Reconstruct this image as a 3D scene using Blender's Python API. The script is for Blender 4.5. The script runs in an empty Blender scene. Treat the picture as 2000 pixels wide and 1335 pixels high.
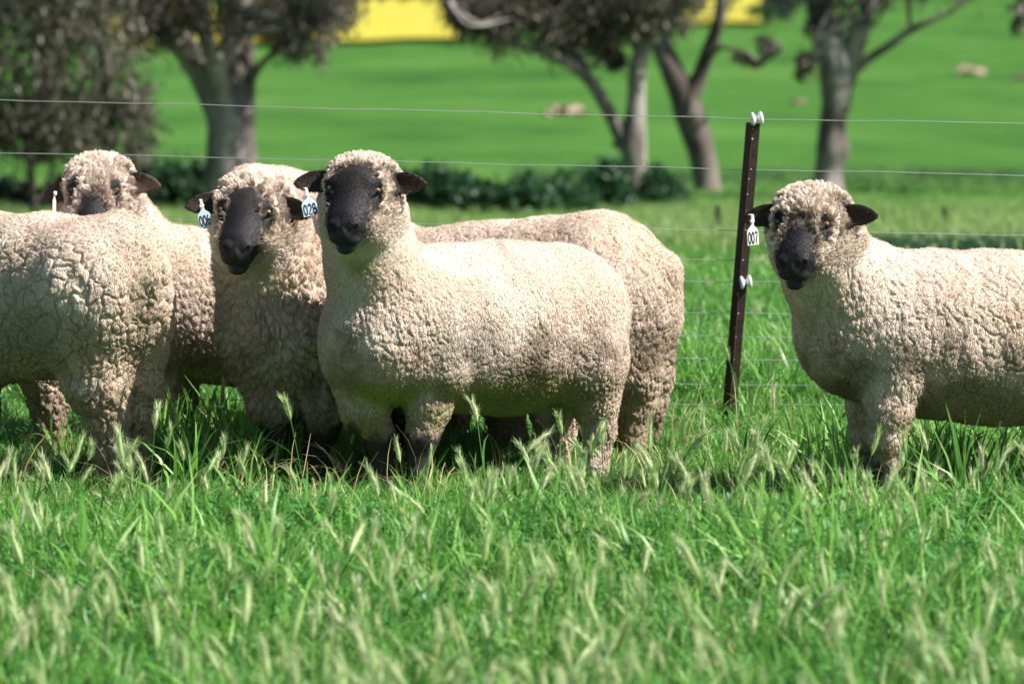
import bpy, bmesh, math, random, time
import numpy as np
from mathutils import Vector, Matrix, kdtree
T0 = time.time()
random.seed(7)
RNG = np.random.default_rng(11)
S = bpy.context.scene
C = S.collection

# ------------------------------------------------------------------ camera, light, exposure
W0, H0 = 2000.0, 1335.0
LENS = 135.0
FPX = W0 * LENS / 36.0
CAM_H = 1.65
YH = -60.0
PITCH = math.atan((H0 / 2 - YH) / FPX)
cam_d = bpy.data.cameras.new('camera'); cam = bpy.data.objects.new('camera', cam_d); C.objects.link(cam)
cam.location = (0, 0, CAM_H); cam.rotation_euler = (math.pi / 2 - PITCH, 0, 0)
cam_d.lens = LENS; cam_d.sensor_width = 36; cam_d.clip_start = .1; cam_d.clip_end = 3000
cam_d.dof.use_dof = True; cam_d.dof.focus_distance = 12.15; cam_d.dof.aperture_fstop = 3.3
cam_d.dof.aperture_blades = 9
S.camera = cam
FW = np.array([0, math.cos(PITCH), -math.sin(PITCH)]); UP = np.array([0, math.sin(PITCH), math.cos(PITCH)])
RT = np.array([1., 0, 0]); CP = np.array([0, 0, CAM_H])

SUN = Vector((.60, -.18, .66)).normalized()
elev = math.asin(SUN.z); azim = math.atan2(SUN.x, SUN.y)
world = bpy.data.worlds.new('World'); S.world = world; world.use_nodes = True
nt = world.node_tree; nt.nodes.clear()
sky = nt.nodes.new('ShaderNodeTexSky'); sky.sky_type = 'NISHITA'; sky.sun_disc = False
sky.sun_elevation = elev; sky.sun_rotation = azim
bg = nt.nodes.new('ShaderNodeBackground'); bg.inputs[1].default_value = .050
wo = nt.nodes.new('ShaderNodeOutputWorld')
nt.links.new(sky.outputs[0], bg.inputs[0]); nt.links.new(bg.outputs[0], wo.inputs[0])
sl = bpy.data.lights.new('sun', 'SUN'); sl.energy = 5.0; sl.angle = math.radians(.5); sl.color = (1, .945, .86)
so = bpy.data.objects.new('sun', sl); C.objects.link(so)
so.rotation_euler = SUN.to_track_quat('Z', 'Y').to_euler()
S.view_settings.view_transform = 'Standard'; S.view_settings.look = 'None'
S.view_settings.gamma = 1; S.view_settings.use_curve_mapping = False
S.view_settings.exposure = 1.0
S.cycles.diffuse_bounces = 2

def P(px, py, Y):
    d = FW + (px - W0 / 2) / FPX * RT + (H0 / 2 - py) / FPX * UP
    return CP + d * (Y / d[1])
def m(px, Y): return px * Y / FPX

# ------------------------------------------------------------------ object helpers
def tag(o, label=None, cat=None, group=None, kind=None):
    if label: o['label'] = label
    if cat: o['category'] = cat
    if group: o['group'] = group
    if kind: o['kind'] = kind
    return o
def empty(name, loc=(0, 0, 0)):
    o = bpy.data.objects.new(name, None); C.objects.link(o); o.location = loc; o.empty_display_size = .1
    return o
def link(name, data, mat=None, parent=None):
    o = bpy.data.objects.new(name, data); C.objects.link(o)
    if mat is not None: data.materials.append(mat)
    if parent is not None:
        o.parent = parent
        o.matrix_parent_inverse = Matrix.Translation(-Vector(parent.location)) if parent.parent is None else \
            Matrix.Identity(4)
    return o
def mesh_np(name, V, F, smooth=True):
    """V (n,3) float, F (k,3|4) int"""
    me = bpy.data.meshes.new(name)
    V = np.asarray(V, np.float32); F = np.asarray(F, np.int32)
    n = F.shape[1]
    me.vertices.add(len(V)); me.vertices.foreach_set('co', V.ravel())
    me.loops.add(F.size); me.loops.foreach_set('vertex_index', F.ravel())
    me.polygons.add(len(F)); me.polygons.foreach_set('loop_start', np.arange(0, F.size, n, dtype=np.int32))
    me.polygons.foreach_set('loop_total', np.full(len(F), n, np.int32))
    me.polygons.foreach_set('use_smooth', np.full(len(F), smooth))
    me.update(calc_edges=True); me.validate()
    return me
def set_col(me, name, rgb):
    a = me.attributes.new(name, 'FLOAT_COLOR', 'POINT')
    d = np.ones((len(rgb), 4), np.float32); d[:, :3] = rgb
    a.data.foreach_set('color', d.ravel())
def set_f(me, name, v):
    a = me.attributes.new(name, 'FLOAT', 'POINT'); a.data.foreach_set('value', np.asarray(v, np.float32))

# value noise ------------------------------------------------------
def _h(i, j, k, s):
    n = (i * 374761393 + j * 668265263 + k * 2147483647 + s * 974634777) & 0xffffffff
    n = ((n ^ (n >> 13)) * 1274126177) & 0xffffffff
    return ((n ^ (n >> 16)) & 0xffff) / 65535.0
def noise(p, scale, seed=0):
    q = np.asarray(p, float) * scale; f = np.floor(q).astype(np.int64); t = q - f; t = t * t * (3 - 2 * t)
    r = 0
    for a in (0, 1):
        for b in (0, 1):
            for c in (0, 1):
                w = (t[:, 0] if a else 1 - t[:, 0]) * (t[:, 1] if b else 1 - t[:, 1]) * (t[:, 2] if c else 1 - t[:, 2])
                r = r + w * _h(f[:, 0] + a, f[:, 1] + b, f[:, 2] + c, seed)
    return r
def fbm(p, scale, seed=0, o=3):
    r = 0; a = .5; tot = 0
    for i in range(o):
        r = r + a * noise(p, scale, seed + i); tot += a; a *= .5; scale *= 2.1
    return r / tot
def sstep(a, b, x):
    t = np.clip((x - a) / (b - a), 0, 1); return t * t * (3 - 2 * t)

# ------------------------------------------------------------------ materials
def mat_new(name):
    m_ = bpy.data.materials.new(name); m_.use_nodes = True; nt = m_.node_tree
    b = nt.nodes['Principled BSDF']; return m_, nt, b
def N(nt, t, **kw):
    n = nt.nodes.new(t)
    for k, v in kw.items():
        if k in ('inputs',):
            for i, x in v.items(): n.inputs[i].default_value = x
        else: setattr(n, k, v)
    return n
def ramp(nt, stops):
    r = nt.nodes.new('ShaderNodeValToRGB'); e = r.color_ramp.elements
    while len(e) < len(stops): e.new(.5)
    for el, (p, c) in zip(e, stops): el.position = p; el.color = (*c, 1)
    return r
def simple(name, col, rough=.6, metal=0, var=.15, scale=20):
    m_, nt, b = mat_new(name)
    tc = N(nt, 'ShaderNodeTexCoord'); no = N(nt, 'ShaderNodeTexNoise', inputs={'Scale': scale, 'Detail': 5.})
    r = ramp(nt, [(.3, tuple(c * (1 - var) for c in col)), (.7, tuple(min(1, c * (1 + var)) for c in col))])
    nt.links.new(tc.outputs['Object'], no.inputs['Vector']); nt.links.new(no.outputs[0], r.inputs[0])
    nt.links.new(r.outputs[0], b.inputs['Base Color'])
    b.inputs['Roughness'].default_value = rough; b.inputs['Metallic'].default_value = metal
    return m_
def leafy(name, cols, rough=.5, trans=.35, attr=None):
    """two sided leaf: colour from instance random + noise, part translucent"""
    m_, nt, b = mat_new(name)
    oi = N(nt, 'ShaderNodeObjectInfo'); 
    r = ramp(nt, [(i / (len(cols) - 1), c) for i, c in enumerate(cols)])
    ge = N(nt, 'ShaderNodeNewGeometry')
    mx = N(nt, 'ShaderNodeMath', operation='MULTIPLY_ADD', inputs={1: .45, 2: 0.})
    mx2 = N(nt, 'ShaderNodeMath', operation='MULTIPLY_ADD', inputs={1: .55})
    nt.links.new(ge.outputs['Random Per Island'], mx.inputs[0])
    nt.links.new(oi.outputs['Random'], mx2.inputs[0]); nt.links.new(mx.outputs[0], mx2.inputs[2])
    nt.links.new(mx2.outputs[0], r.inputs[0])
    nt.links.new(r.outputs[0], b.inputs['Base Color']); b.inputs['Roughness'].default_value = rough
    tr = N(nt, 'ShaderNodeBsdfTranslucent'); ms = N(nt, 'ShaderNodeMixShader', inputs={0: trans})
    g = N(nt, 'ShaderNodeGamma', inputs={1: .85}); nt.links.new(r.outputs[0], g.inputs[0]); nt.links.new(g.outputs[0], tr.inputs[0])
    nt.links.new(b.outputs[0], ms.inputs[1]); nt.links.new(tr.outputs[0], ms.inputs[2])
    nt.links.new(ms.outputs[0], nt.nodes['Material Output'].inputs[0])
    return m_

# sheep body: colour attribute, fleece crimp relief
def wool_material():
    m_, nt, b = mat_new('fleece_and_skin')
    at = N(nt, 'ShaderNodeAttribute', attribute_name='Col'); wl = N(nt, 'ShaderNodeAttribute', attribute_name='wool')
    tc = N(nt, 'ShaderNodeTexCoord')
    n1 = N(nt, 'ShaderNodeTexNoise', inputs={'Scale': 260., 'Detail': 4., 'Roughness': .65})
    mp = N(nt, 'ShaderNodeMapping'); mp.inputs['Scale'].default_value = (1, 1, .45)
    nt.links.new(tc.outputs['Object'], mp.inputs[0])
    nw = N(nt, 'ShaderNodeTexNoise', inputs={'Scale': 30., 'Detail': 2.})
    nt.links.new(mp.outputs[0], nw.inputs['Vector'])
    vm = N(nt, 'ShaderNodeVectorMath', operation='MULTIPLY_ADD'); vm.inputs[1].default_value = (.02, .02, .02)
    nt.links.new(nw.outputs['Color'], vm.inputs[0]); nt.links.new(mp.outputs[0], vm.inputs[2])
    vo = N(nt, 'ShaderNodeTexVoronoi', feature='DISTANCE_TO_EDGE', inputs={'Scale': 100.})
    nt.links.new(vm.outputs[0], vo.inputs['Vector']); nt.links.new(tc.outputs['Object'], n1.inputs['Vector'])
    # albedo speckle
    r = ramp(nt, [(.25, (.80, .78, .76)), (.7, (1.08, 1.08, 1.08))]); nt.links.new(n1.outputs[0], r.inputs[0])
    mu = N(nt, 'ShaderNodeMixRGB', blend_type='MULTIPLY', inputs={0: 1.}); nt.links.new(at.outputs['Color'], mu.inputs[1]); nt.links.new(r.outputs[0], mu.inputs[2])
    nt.links.new(mu.outputs[0], b.inputs['Base Color'])
    mr = N(nt, 'ShaderNodeMapRange', inputs={1: 0., 2: 1., 3: .60, 4: .95}); nt.links.new(wl.outputs['Fac'], mr.inputs[0]); we = N(nt, 'ShaderNodeAttribute', attribute_name='wet'); wm = N(nt, 'ShaderNodeMath', operation='MULTIPLY_ADD', inputs={1: -.47}); nt.links.new(we.outputs['Fac'], wm.inputs[0]); nt.links.new(mr.outputs[0], wm.inputs[2]); nt.links.new(wm.outputs[0], b.inputs['Roughness'])
    b.inputs['Specular IOR Level'].default_value = .35; b.inputs['Sheen Weight'].default_value = 0
    # relief
    inv = N(nt, 'ShaderNodeMapRange', interpolation_type='SMOOTHSTEP', inputs={1: 0., 2: .16, 3: 0., 4: 1.}); nt.links.new(vo.outputs['Distance'], inv.inputs[0])
    a1 = N(nt, 'ShaderNodeMath', operation='MULTIPLY'); rl = N(nt, 'ShaderNodeAttribute', attribute_name='relief'); rm_ = N(nt, 'ShaderNodeMath', operation='MULTIPLY'); nt.links.new(rl.outputs['Fac'], rm_.inputs[0]); nt.links.new(wl.outputs['Fac'], rm_.inputs[1]); nt.links.new(inv.outputs[0], a1.inputs[0]); nt.links.new(rm_.outputs[0], a1.inputs[1])
    a2 = N(nt, 'ShaderNodeMath', operation='MULTIPLY_ADD', inputs={1: .55}); nt.links.new(n1.outputs[0], a2.inputs[0]); nt.links.new(a1.outputs[0], a2.inputs[2])
    bp = N(nt, 'ShaderNodeBump', inputs={'Strength': .8, 'Distance': .004}); nt.links.new(a2.outputs[0], bp.inputs['Height'])
    nt.links.new(bp.outputs[0], b.inputs['Normal'])
    return m_
def strand_material():
    m_, nt, b = mat_new('wool_fibre')
    at = N(nt, 'ShaderNodeAttribute', attribute_name='Col')
    hi = N(nt, 'ShaderNodeHairInfo')
    r = ramp(nt, [(0, (.86, .84, .82)), (1, (1.12, 1.12, 1.12))]); nt.links.new(hi.outputs['Random'], r.inputs[0])
    mu = N(nt, 'ShaderNodeMixRGB', blend_type='MULTIPLY', inputs={0: 1.}); nt.links.new(at.outputs['Color'], mu.inputs[1]); nt.links.new(r.outputs[0], mu.inputs[2])
    nt.links.new(mu.outputs[0], b.inputs['Base Color']); b.inputs['Roughness'].default_value = .8
    b.inputs['Specular IOR Level'].default_value = .15
    return m_
M_WOOL = wool_material(); M_STRAND = strand_material()
def glossy(name, col, rough=.15):
    m_, nt, b = mat_new(name); b.inputs['Base Color'].default_value = (*col, 1); b.inputs['Roughness'].default_value = rough; return m_
M_EYE = glossy('amber_eye', (.16, .085, .03), .12); M_PUPIL = glossy('pupil', (.01, .008, .008), .08)
M_TAG = simple('tag_plastic_white', (.62, .72, .80), .35, var=.04); M_INK = glossy('tag_ink', (.012, .02, .09), .5)
M_TAGW = simple('tag_plastic_pale', (.75, .76, .74), .35, var=.04); M_INKB = glossy('tag_ink_black', (.012, .012, .014), .5)

# ------------------------------------------------------------------ implicit surface -> mesh
def rc_d(p, a, b, ra, rb):
    ab = b - a; L2 = max(float(ab @ ab), 1e-9)
    t = np.clip(((p - a) @ ab) / L2, 0, 1)
    return np.linalg.norm(p - a - t[:, None] * ab, axis=1) - (ra + (rb - ra) * t)
def el_d(p, c, r):
    q = (p - c); k0 = np.linalg.norm(q / r, axis=1); k1 = np.linalg.norm(q / (r * r), axis=1)
    return k0 * (k0 - 1) / np.maximum(k1, 1e-6)
def smin(a, b, k):
    h = np.maximum(k - np.abs(a - b), 0) / k
    return np.minimum(a, b) - h * h * k * .25
def chain(p, pts, k):
    """pts list of (pos, r): consecutive round cones merged"""
    d = None
    for (a, ra), (b, rb) in zip(pts[:-1], pts[1:]):
        e = rc_d(p, a, b, ra, rb); d = e if d is None else smin(d, e, k)
    return d

def polygonise(groups, lo, hi, vox):
    """groups: list of (fn, k). total = smooth union in order. sparse surface nets."""
    B = 8
    def total(p, active=None):
        d = None
        for gi, (fn, k) in enumerate(groups):
            if active is None: e = fn(p)
            else:
                e = np.full(len(p), 1.0, p.dtype); mk = active[:, gi]
                if mk.any(): e[mk] = fn(p[mk])
            d = e if d is None else smin(d, e, k)
        return d
    bs = B * vox
    nb = np.ceil((hi - lo) / bs).astype(int)
    # hierarchical: coarse 4x blocks first
    cb = 4; nc = np.ceil(nb / cb).astype(int)
    g = np.stack(np.meshgrid(*[np.arange(n) for n in nc], indexing='ij'), -1).reshape(-1, 3)
    cc = lo + (g + .5) * bs * cb
    d = total(cc); g = g[np.abs(d) < bs * cb * .87 + .05]
    off = np.stack(np.meshgrid(*[np.arange(cb)] * 3, indexing='ij'), -1).reshape(-1, 3)
    g = (g[:, None] * cb + off[None]).reshape(-1, 3)
    cc = lo + (g + .5) * bs
    ds = np.stack([fn(cc) for fn, k in groups], 1)
    d = ds[:, 0]
    for gi in range(1, len(groups)): d = smin(d, ds[:, gi], groups[gi][1])
    keep = np.abs(d) < bs * .87 + .02
    g = g[keep]; ds = ds[keep]; d = d[keep]
    act = ds < (np.maximum(d, 0)[:, None] + bs * 1.8 + .06)
    nodes = np.stack(np.meshgrid(*[np.arange(B + 1)] * 3, indexing='ij'), -1).reshape(-1, 3)
    gi_ = (g[:, None] * B + nodes[None]); shp = gi_.shape[:2]
    pts = (lo + gi_.reshape(-1, 3) * vox)
    val = np.empty(len(pts))
    CH = 400000 // nodes.shape[0] * nodes.shape[0]
    actn = np.repeat(act, nodes.shape[0], axis=0)
    for s in range(0, len(pts), CH):
        val[s:s + CH] = total(pts[s:s + CH], actn[s:s + CH])
    val = val.reshape(len(g), B + 1, B + 1, B + 1)
    corners = [(a, b, c) for a in (0, 1) for b in (0, 1) for c in (0, 1)]
    cv = np.stack([val[:, a:a + B, b:b + B, c:c + B] for a, b, c in corners], -1).reshape(-1, 8)
    cell = (g[:, None] * B + np.stack(np.meshgrid(*[np.arange(B)] * 3, indexing='ij'), -1).reshape(-1, 3)[None]).reshape(-1, 3)
    neg = cv < 0; a = neg.any(1) & ~neg.all(1)
    cv = cv[a]; cell = cell[a]; neg = neg[a]
    acc = np.zeros((len(cv), 3)); cnt = np.zeros(len(cv))
    cor = np.array(corners, float)
    for i in range(8):
        for ax in range(3):
            if corners[i][ax]: continue
            j = corners.index(tuple(corners[i][q] + (1 if q == ax else 0) for q in range(3)))
            c = neg[:, i] != neg[:, j]
            t = cv[c, i] / (cv[c, i] - cv[c, j])
            acc[c] += cor[i] + t[:, None] * (cor[j] - cor[i]); cnt[c] += 1
    V = lo + (cell + acc / cnt[:, None]) * vox
    M = 4096; key = (cell[:, 0] * M + cell[:, 1]) * M + cell[:, 2]
    o = np.argsort(key); sk = key[o]
    def look(c):
        k = (c[:, 0] * M + c[:, 1]) * M + c[:, 2]; i = np.minimum(np.searchsorted(sk, k), len(sk) - 1)
        return np.where(sk[i] == k, o[i], -1)
    Fs = []
    for ax in range(3):
        j = [4, 2, 1][ax]
        c = neg[:, 0] != neg[:, j]; cc = cell[c]; fl = neg[c, 0]
        u = np.zeros(3, int); v = np.zeros(3, int); u[(ax + 1) % 3] = 1; v[(ax + 2) % 3] = 1
        q = np.stack([look(cc), look(cc - u), look(cc - u - v), look(cc - v)], 1)
        q[~fl] = q[~fl][:, ::-1]
        Fs.append(q[(q >= 0).all(1)])
    return V, np.concatenate(Fs)

def vnormals(V, F):
    fn = np.cross(V[F[:, 2]] - V[F[:, 0]], V[F[:, 3]] - V[F[:, 1]])
    n = np.zeros_like(V)
    for i in range(4):
        for a in range(3): n[:, a] += np.bincount(F[:, i], fn[:, a], len(V))
    return n / np.maximum(np.linalg.norm(n, axis=1), 1e-9)[:, None]

# ------------------------------------------------------------------ head (local metres: nose to -Y, up +Z)
class Head:
    def __init__(s, pos, yaw, pitch, roll, scale=1.0, face=1.0, earL=(0, 0), earR=(0, 0), patch=1.0, tagged=None, woolly=1.0, forehead=.0, brown=.35):
        R = Matrix.Rotation(math.radians(yaw), 3, 'Z') @ Matrix.Rotation(math.radians(roll), 3, 'Y') @ Matrix.Rotation(math.radians(pitch), 3, 'X')
        s.R = np.array(R); s.pos = np.array(pos); s.sc = scale; s.face = face; s.patch = patch
        s.earL, s.earR, s.tagged, s.woolly, s.forehead = earL, earR, tagged, woolly, forehead; s.brown = brown
    def loc(s, p): return ((p - s.pos) @ s.R) / s.sc
    def wor(s, q): return (np.asarray(q) * s.sc) @ s.R.T + s.pos
    def ear(s, p, sg, prm):
        drop, fold = prm        # degrees down, forward
        base = np.array([sg * .088, .012, .030])
        a = math.radians(-drop); ex = np.array([sg * math.cos(a), -math.sin(math.radians(fold)), math.sin(a)]); ex /= np.linalg.norm(ex)
        up = np.array([0, 0, 1.]) + np.array([0, .35, 0]); up -= ex * (up @ ex); up /= np.linalg.norm(up)
        fw = np.cross(ex, up) * -sg; 
        if fw[1] > 0: fw = -fw
        q = p - base; u = (q @ ex) / .115; v = q @ up; w = q @ fw
        uc = np.clip(u, 0, 1)
        half = .0330 * np.power(np.clip(np.sin(np.pi * np.clip(.16 + .84 * uc, 0, 1) ** .95), 0, 1), .62)
        cup = -.012 * (1 - (v / .036) ** 2) * (1 - uc * .7) - .004 + .012 * uc  # concave towards the front
        d1 = np.abs(v) - half; d2 = np.abs(w - cup) - .0046; d3 = np.maximum(-u, u - 1) * .115
        m_ = np.maximum(np.maximum(d1, d2), d3)
        return m_ * .75
    def shear(s, q):
        q = q.copy(); q[:, 2] -= .47 * np.minimum(q[:, 1] + .05, 0); return q
    def sdf_wool(s, p):
        q = s.loc(p); w = s.woolly
        d = el_d(q, np.array([0, .050, .034]), np.array([.100, .080, .055 * w]))           # poll cap
        d = smin(d, el_d(q, np.array([0, .022, .056]), np.array([.088, .062, .034 * w])), .02)
        for g in (-1, 1):
            d = smin(d, rc_d(q, np.array([g * .062, .02, -.01]), np.array([g * .050, -.062, -.098]), .054 * w, .040), .035)
        d = smin(d, rc_d(q, np.array([0, .03, -.06]), np.array([0, -.07, -.125]), .06, .036), .03)
        return d * s.sc
    def sdf_face(s, p):
        q = s.shear(s.loc(p))
        A = np.array
        d = el_d(q, A([0, -.018, .014]), A([.085, .088, .068]))
        for g in (-1, 1): d = smin(d, rc_d(q, A([g * .052, -.058, -.010]), A([g * .026, -.135, -.018]), .034, .034), .02)
        qq = q.copy(); qq[:, 0] *= .93
        d = smin(d, rc_d(qq, A([0, -.040, .008]), A([0, -.140, -.006]), .060, .046), .025)
        qq = q.copy(); qq[:, 0] *= .82
        d = smin(d, rc_d(qq, A([0, -.130, -.012]), A([0, -.158, -.022]), .040, .036), .018)   # broad muzzle
        d = smin(d, rc_d(q, A([0, -.03, -.050]), A([0, -.138, -.056]), .046, .030), .02)      # jaw
        for g in (-1, 1):
            d = smin(d, rc_d(q, A([g * .040, -.060, .048]), A([g * .080, -.050, .042]), .015, .013), .016)  # brow
            e = el_d(q, A([g * .088, -.070, .024]), A([.014, .022, .011]))                      # socket
            d = -smin(-d, e, .010)
            d = smin(d, rc_d(q, A([g * .058, -.087, .035]), A([g * .086, -.058, .031]), .0060, .0055), .005)  # lids
            d = smin(d, rc_d(q, A([g * .058, -.087, .013]), A([g * .085, -.060, .014]), .0060, .0055), .005)
            d = smin(d, el_d(q, A([g * .027, -.176, .006]), A([.018, .014, .014])), .010)      # nostril wing
            e = rc_d(q, A([g * .007, -.204, -.022]), A([g * .037, -.186, .006]), .0060, .0085)      # nostril
            d = -smin(-d, e, .004)
            d = smin(d, el_d(q, A([g * .022, -.172, -.034]), A([.026, .020, .016])), .008)     # upper lips
        d = smin(d, el_d(q, A([0, -.188, -.008]), A([.012, .010, .016])), .006)               # nose pad
        e = rc_d(q, A([0, -.206, -.020]), A([0, -.200, -.046]), .0030, .0040); d = -smin(-d, e, .004)
        for g in (-1, 1):
            e = rc_d(q, A([0, -.194, -.052]), A([g * .058, -.135, -.036]), .0065, .0055); d = -smin(-d, e, .004)
        d = smin(d, el_d(q, A([0, -.160, -.068]), A([.032, .028, .018])), .008)
        for g, prm in ((-1, s.earL), (1, s.earR)):
            d = smin(d, s.ear(s.loc(p), g, prm), .006)
        return d * s.sc * .93
    def black(s, p):
        """distance to the black faced area in metres (negative inside)"""
        q0 = s.loc(p); q = s.shear(q0); A = np.array; f = s.face
        d = rc_d(q, A([0, -.055, .026 + s.forehead]), A([0, -.165, -.01]), .052 * f, .060)
        d = smin(d, rc_d(q, A([0, -.12, -.03]), A([0, -.19, -.04]), .054, .062), .03)
        for g in (-1, 1):
            d = np.minimum(d, rc_d(q, A([g * .066, -.066, .046]), A([g * .068, -.086, .008]), .022 * s.patch, .020 * s.patch))
        e = np.minimum(*[s.ear(q0, g, prm) - .014 for g, prm in ((-1, s.earL), (1, s.earR))])
        return np.minimum(d, e), e, q

CREAM = np.array([.58, .465, .392]); TAN = np.array([.45, .345, .25]); DIRT_SHADE = np.array([.17, .125, .085])
GREY = np.array([.42, .38, .33]); BLACK = np.array([.018, .015, .016]); BROWN = np.array([.07, .042, .026]); GRASS_GREEN = np.array([.20, .24, .03])

def build_sheep(label, d0, trunk, kt, legs, extras, head, vox=.0042, cell=.020, amp=.006, stretch=.5, nstrand=90000, slen=.010,
                curl=0., blackleg=.16, dirtfn=None, seed=0, hw=.045, curlfn=None, crease=(0, .06, 1.), chest=None, hindx=None, tailp=None, group='rams standing in the paddock'):
    """points: (px, py, depth offset, radius px) ; ground points: (px, None, off, r)"""
    def cv(t):
        px, py, dy, r = t; Y = d0 + dy
        if py is None:
            p = P(px, 500, Y); p = np.array([p[0], Y, .02]); return (p, m(r, Y))
        return (P(px, py, Y), m(r, Y))
    tr = [cv(t) for t in trunk]
    lg = [[cv(t) for t in l] for l in legs]
    ex = [([cv(t) for t in e[0]], e[1]) for e in extras]
    A_ = [(lambda p: chain(p, tr, .05), .05)]
    for l in lg: A_.append(((lambda l: (lambda p: chain(p, l, .02)))(l), .035))
    for e, k in ex: A_.append(((lambda e: (lambda p: chain(p, e, .02)))(e), k * .6))
    if head: A_.append((head.sdf_wool, hw)); A_.append((head.sdf_face, .010))
    allp = np.array([q[0] for q in tr] + [q[0] for l in lg for q in l] + [q[0] for e, _ in ex for q in e] + ([head.pos] if head else []))
    allr = max(q[1] for q in tr)
    lo = allp.min(0) - allr - .06; hi = allp.max(0) + allr + .06; lo[2] = -.03
    if head: lo = np.minimum(lo, head.pos - .32); hi = np.maximum(hi, head.pos + .32)
    V, F = polygonise(A_, lo, hi, vox)
    n = vnormals(V, F)
    if head:   # soften the thin ears
        nb = np.linalg.norm(V - head.pos, axis=1) < .36; ql = np.full((len(V), 3), 9.); ql[nb] = head.loc(V[nb])
        em = (np.abs(ql[:, 0]) > .10) & nb
        for _ in range(3):
            acc = np.zeros_like(V); c_ = np.zeros(len(V))
            for i_ in range(4):
                a_, b_ = F[:, i_], F[:, (i_ + 1) % 4]
                for a2, b2 in ((a_, b_), (b_, a_)):
                    c_ += np.bincount(a2, minlength=len(V))
                    for k_ in range(3): acc[:, k_] += np.bincount(a2, V[b2, k_], len(V))
            V = np.where(em[:, None], V * .45 + .55 * acc / np.maximum(c_, 1)[:, None], V)
        n = vnormals(V, F)
    # masks
    z = V[:, 2]
    wool = np.ones(len(V))
    col = np.tile(CREAM, (len(V), 1))
    n1 = fbm(V, 4.5, seed, 3); n2 = fbm(V, 14, seed + 5, 3); n3 = fbm(V, 60, seed + 9, 2)
    def mixc(c, f):
        nonlocal col
        f = np.clip(f, 0, 1)[:, None]; col = col * (1 - f) + c * f
    mixc(TAN, sstep(.45, .75, n1) * .55); mixc(GREY, sstep(.55, .85, n2) * .25)
    mixc(np.array([.66, .58, .49]), sstep(.55, .8, fbm(V, 6, seed + 31, 2)) * .6)
    mixc(DIRT_SHADE, sstep(.62, .40, z + .25 * (n1 - .5)) * sstep(.40, .75, n2) * .75)
    mixc(DIRT_SHADE * 1.5, sstep(-.05, -.75, n[:, 2]) * sstep(.62, .45, z) * .65)  # downward belly faces: dirty wool, plus under-body shade put into the colour
    if dirtfn: dirtfn(V, n, z, mixc, n1, n2, n3)
    # dark lower legs
    lz = z + .10 * (n2 - .5) + .05 * (n3 - .5)
    if hindx is not None: lz = lz + 9. * sstep(hindx - .02, hindx + .02, V[:, 0])
    if blackleg > 0:
        mixc(TAN * .6, sstep(blackleg + .08, blackleg + .02, lz) * .7)
        mixc(BLACK, sstep(blackleg + .02, blackleg - .02, lz)); wool *= 1 - sstep(blackleg + .02, blackleg - .02, lz)
    else:
        mixc(DIRT_SHADE * 1.3, sstep(.26, .14, lz) * .7)
    headm = np.zeros(len(V)); wet = np.zeros(len(V))
    if head:
        nb = np.linalg.norm(V - head.pos, axis=1) < .34
        bd, ed, q = head.black(V[nb]); nn = (n3[nb] - .5) * .022 + (n2[nb] - .5) * .016
        wf = np.full(len(V), 1.); f = sstep(.006, -.010, bd + nn * sstep(-.20, -.06, q[:, 1])); wf[nb] = 1 - f
        ff = np.zeros(len(V)); ff[nb] = f
        # brown fringe, then black; the ear insides brown
        fr = np.zeros(len(V)); fr[nb] = sstep(.011, -.002, bd + nn)
        mixc(np.array([.24, .19, .16]), fr * .4); mixc(np.array([.013, .011, .012]), ff)
        inn = np.zeros(len(V)); inn[nb] = sstep(-.008, -.012, ed) * sstep(.105, .125, np.abs(q[:, 0])) * sstep(.35, .6, (n[nb] @ head.R)[:, 1] * -1)
        mixc(BROWN, inn * head.brown)
        fw = np.zeros(len(V)); fw[nb] = sstep(-.09, -.13, q[:, 1])
        mixc(np.array([.011, .011, .014]), fw * ff)
        wet = np.zeros(len(V)); wet[nb] = sstep(.050, .025, np.linalg.norm(head.shear(q) - np.array([0, -.198, -.018]), axis=1))
        wool *= wf
        hm_ = np.zeros(len(V)); hm_[nb] = sstep(.24, .16, np.linalg.norm(q - np.array([0, .02, .0]), axis=1)); mixc(np.array([.63, .555, .495]) * (.88 + .24 * n3[:, None]), hm_ * wool * (1 - fr) * .8)
        headm[nb] = sstep(.22, .14, np.linalg.norm(q - np.array([0, .02, .03]), axis=1))
    # nodular fleece: cell relief
    ck = cell * (1 + .6 * (fbm(V, 7, seed + 3, 2) - .5)) 
    if curlfn is not None: cu = curlfn(V)
    else: cu = np.full(len(V), curl)
    cu = cu * (1 - headm) + headm * .15
    warp = np.stack([fbm(V, 18, seed + 40 + i, 2) for i in range(3)], 1) - .5
    st = np.array([1, 1, stretch]); Q = (V + warp * .030) * (st[None] * (1 - cu[:, None]) + np.array([1, 1, .8]) * cu[:, None])
    Q = Q / (1 + .45 * cu[:, None])
    cell_c = np.unique(np.floor(Q / cell).astype(np.int64), axis=0)
    cen = (cell_c + .5 + (np.stack([_h(cell_c[:, 0], cell_c[:, 1], cell_c[:, 2], 91 + i) for i in range(3)], 1) - .5) * .9) * cell
    # F1/F2 over the 27 neighbouring jittered cells, vectorised
    base = np.floor(Q / cell).astype(np.int64); f1 = np.full(len(V), 9.); f2 = np.full(len(V), 9.); idc = np.zeros(len(V), np.int64)
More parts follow.
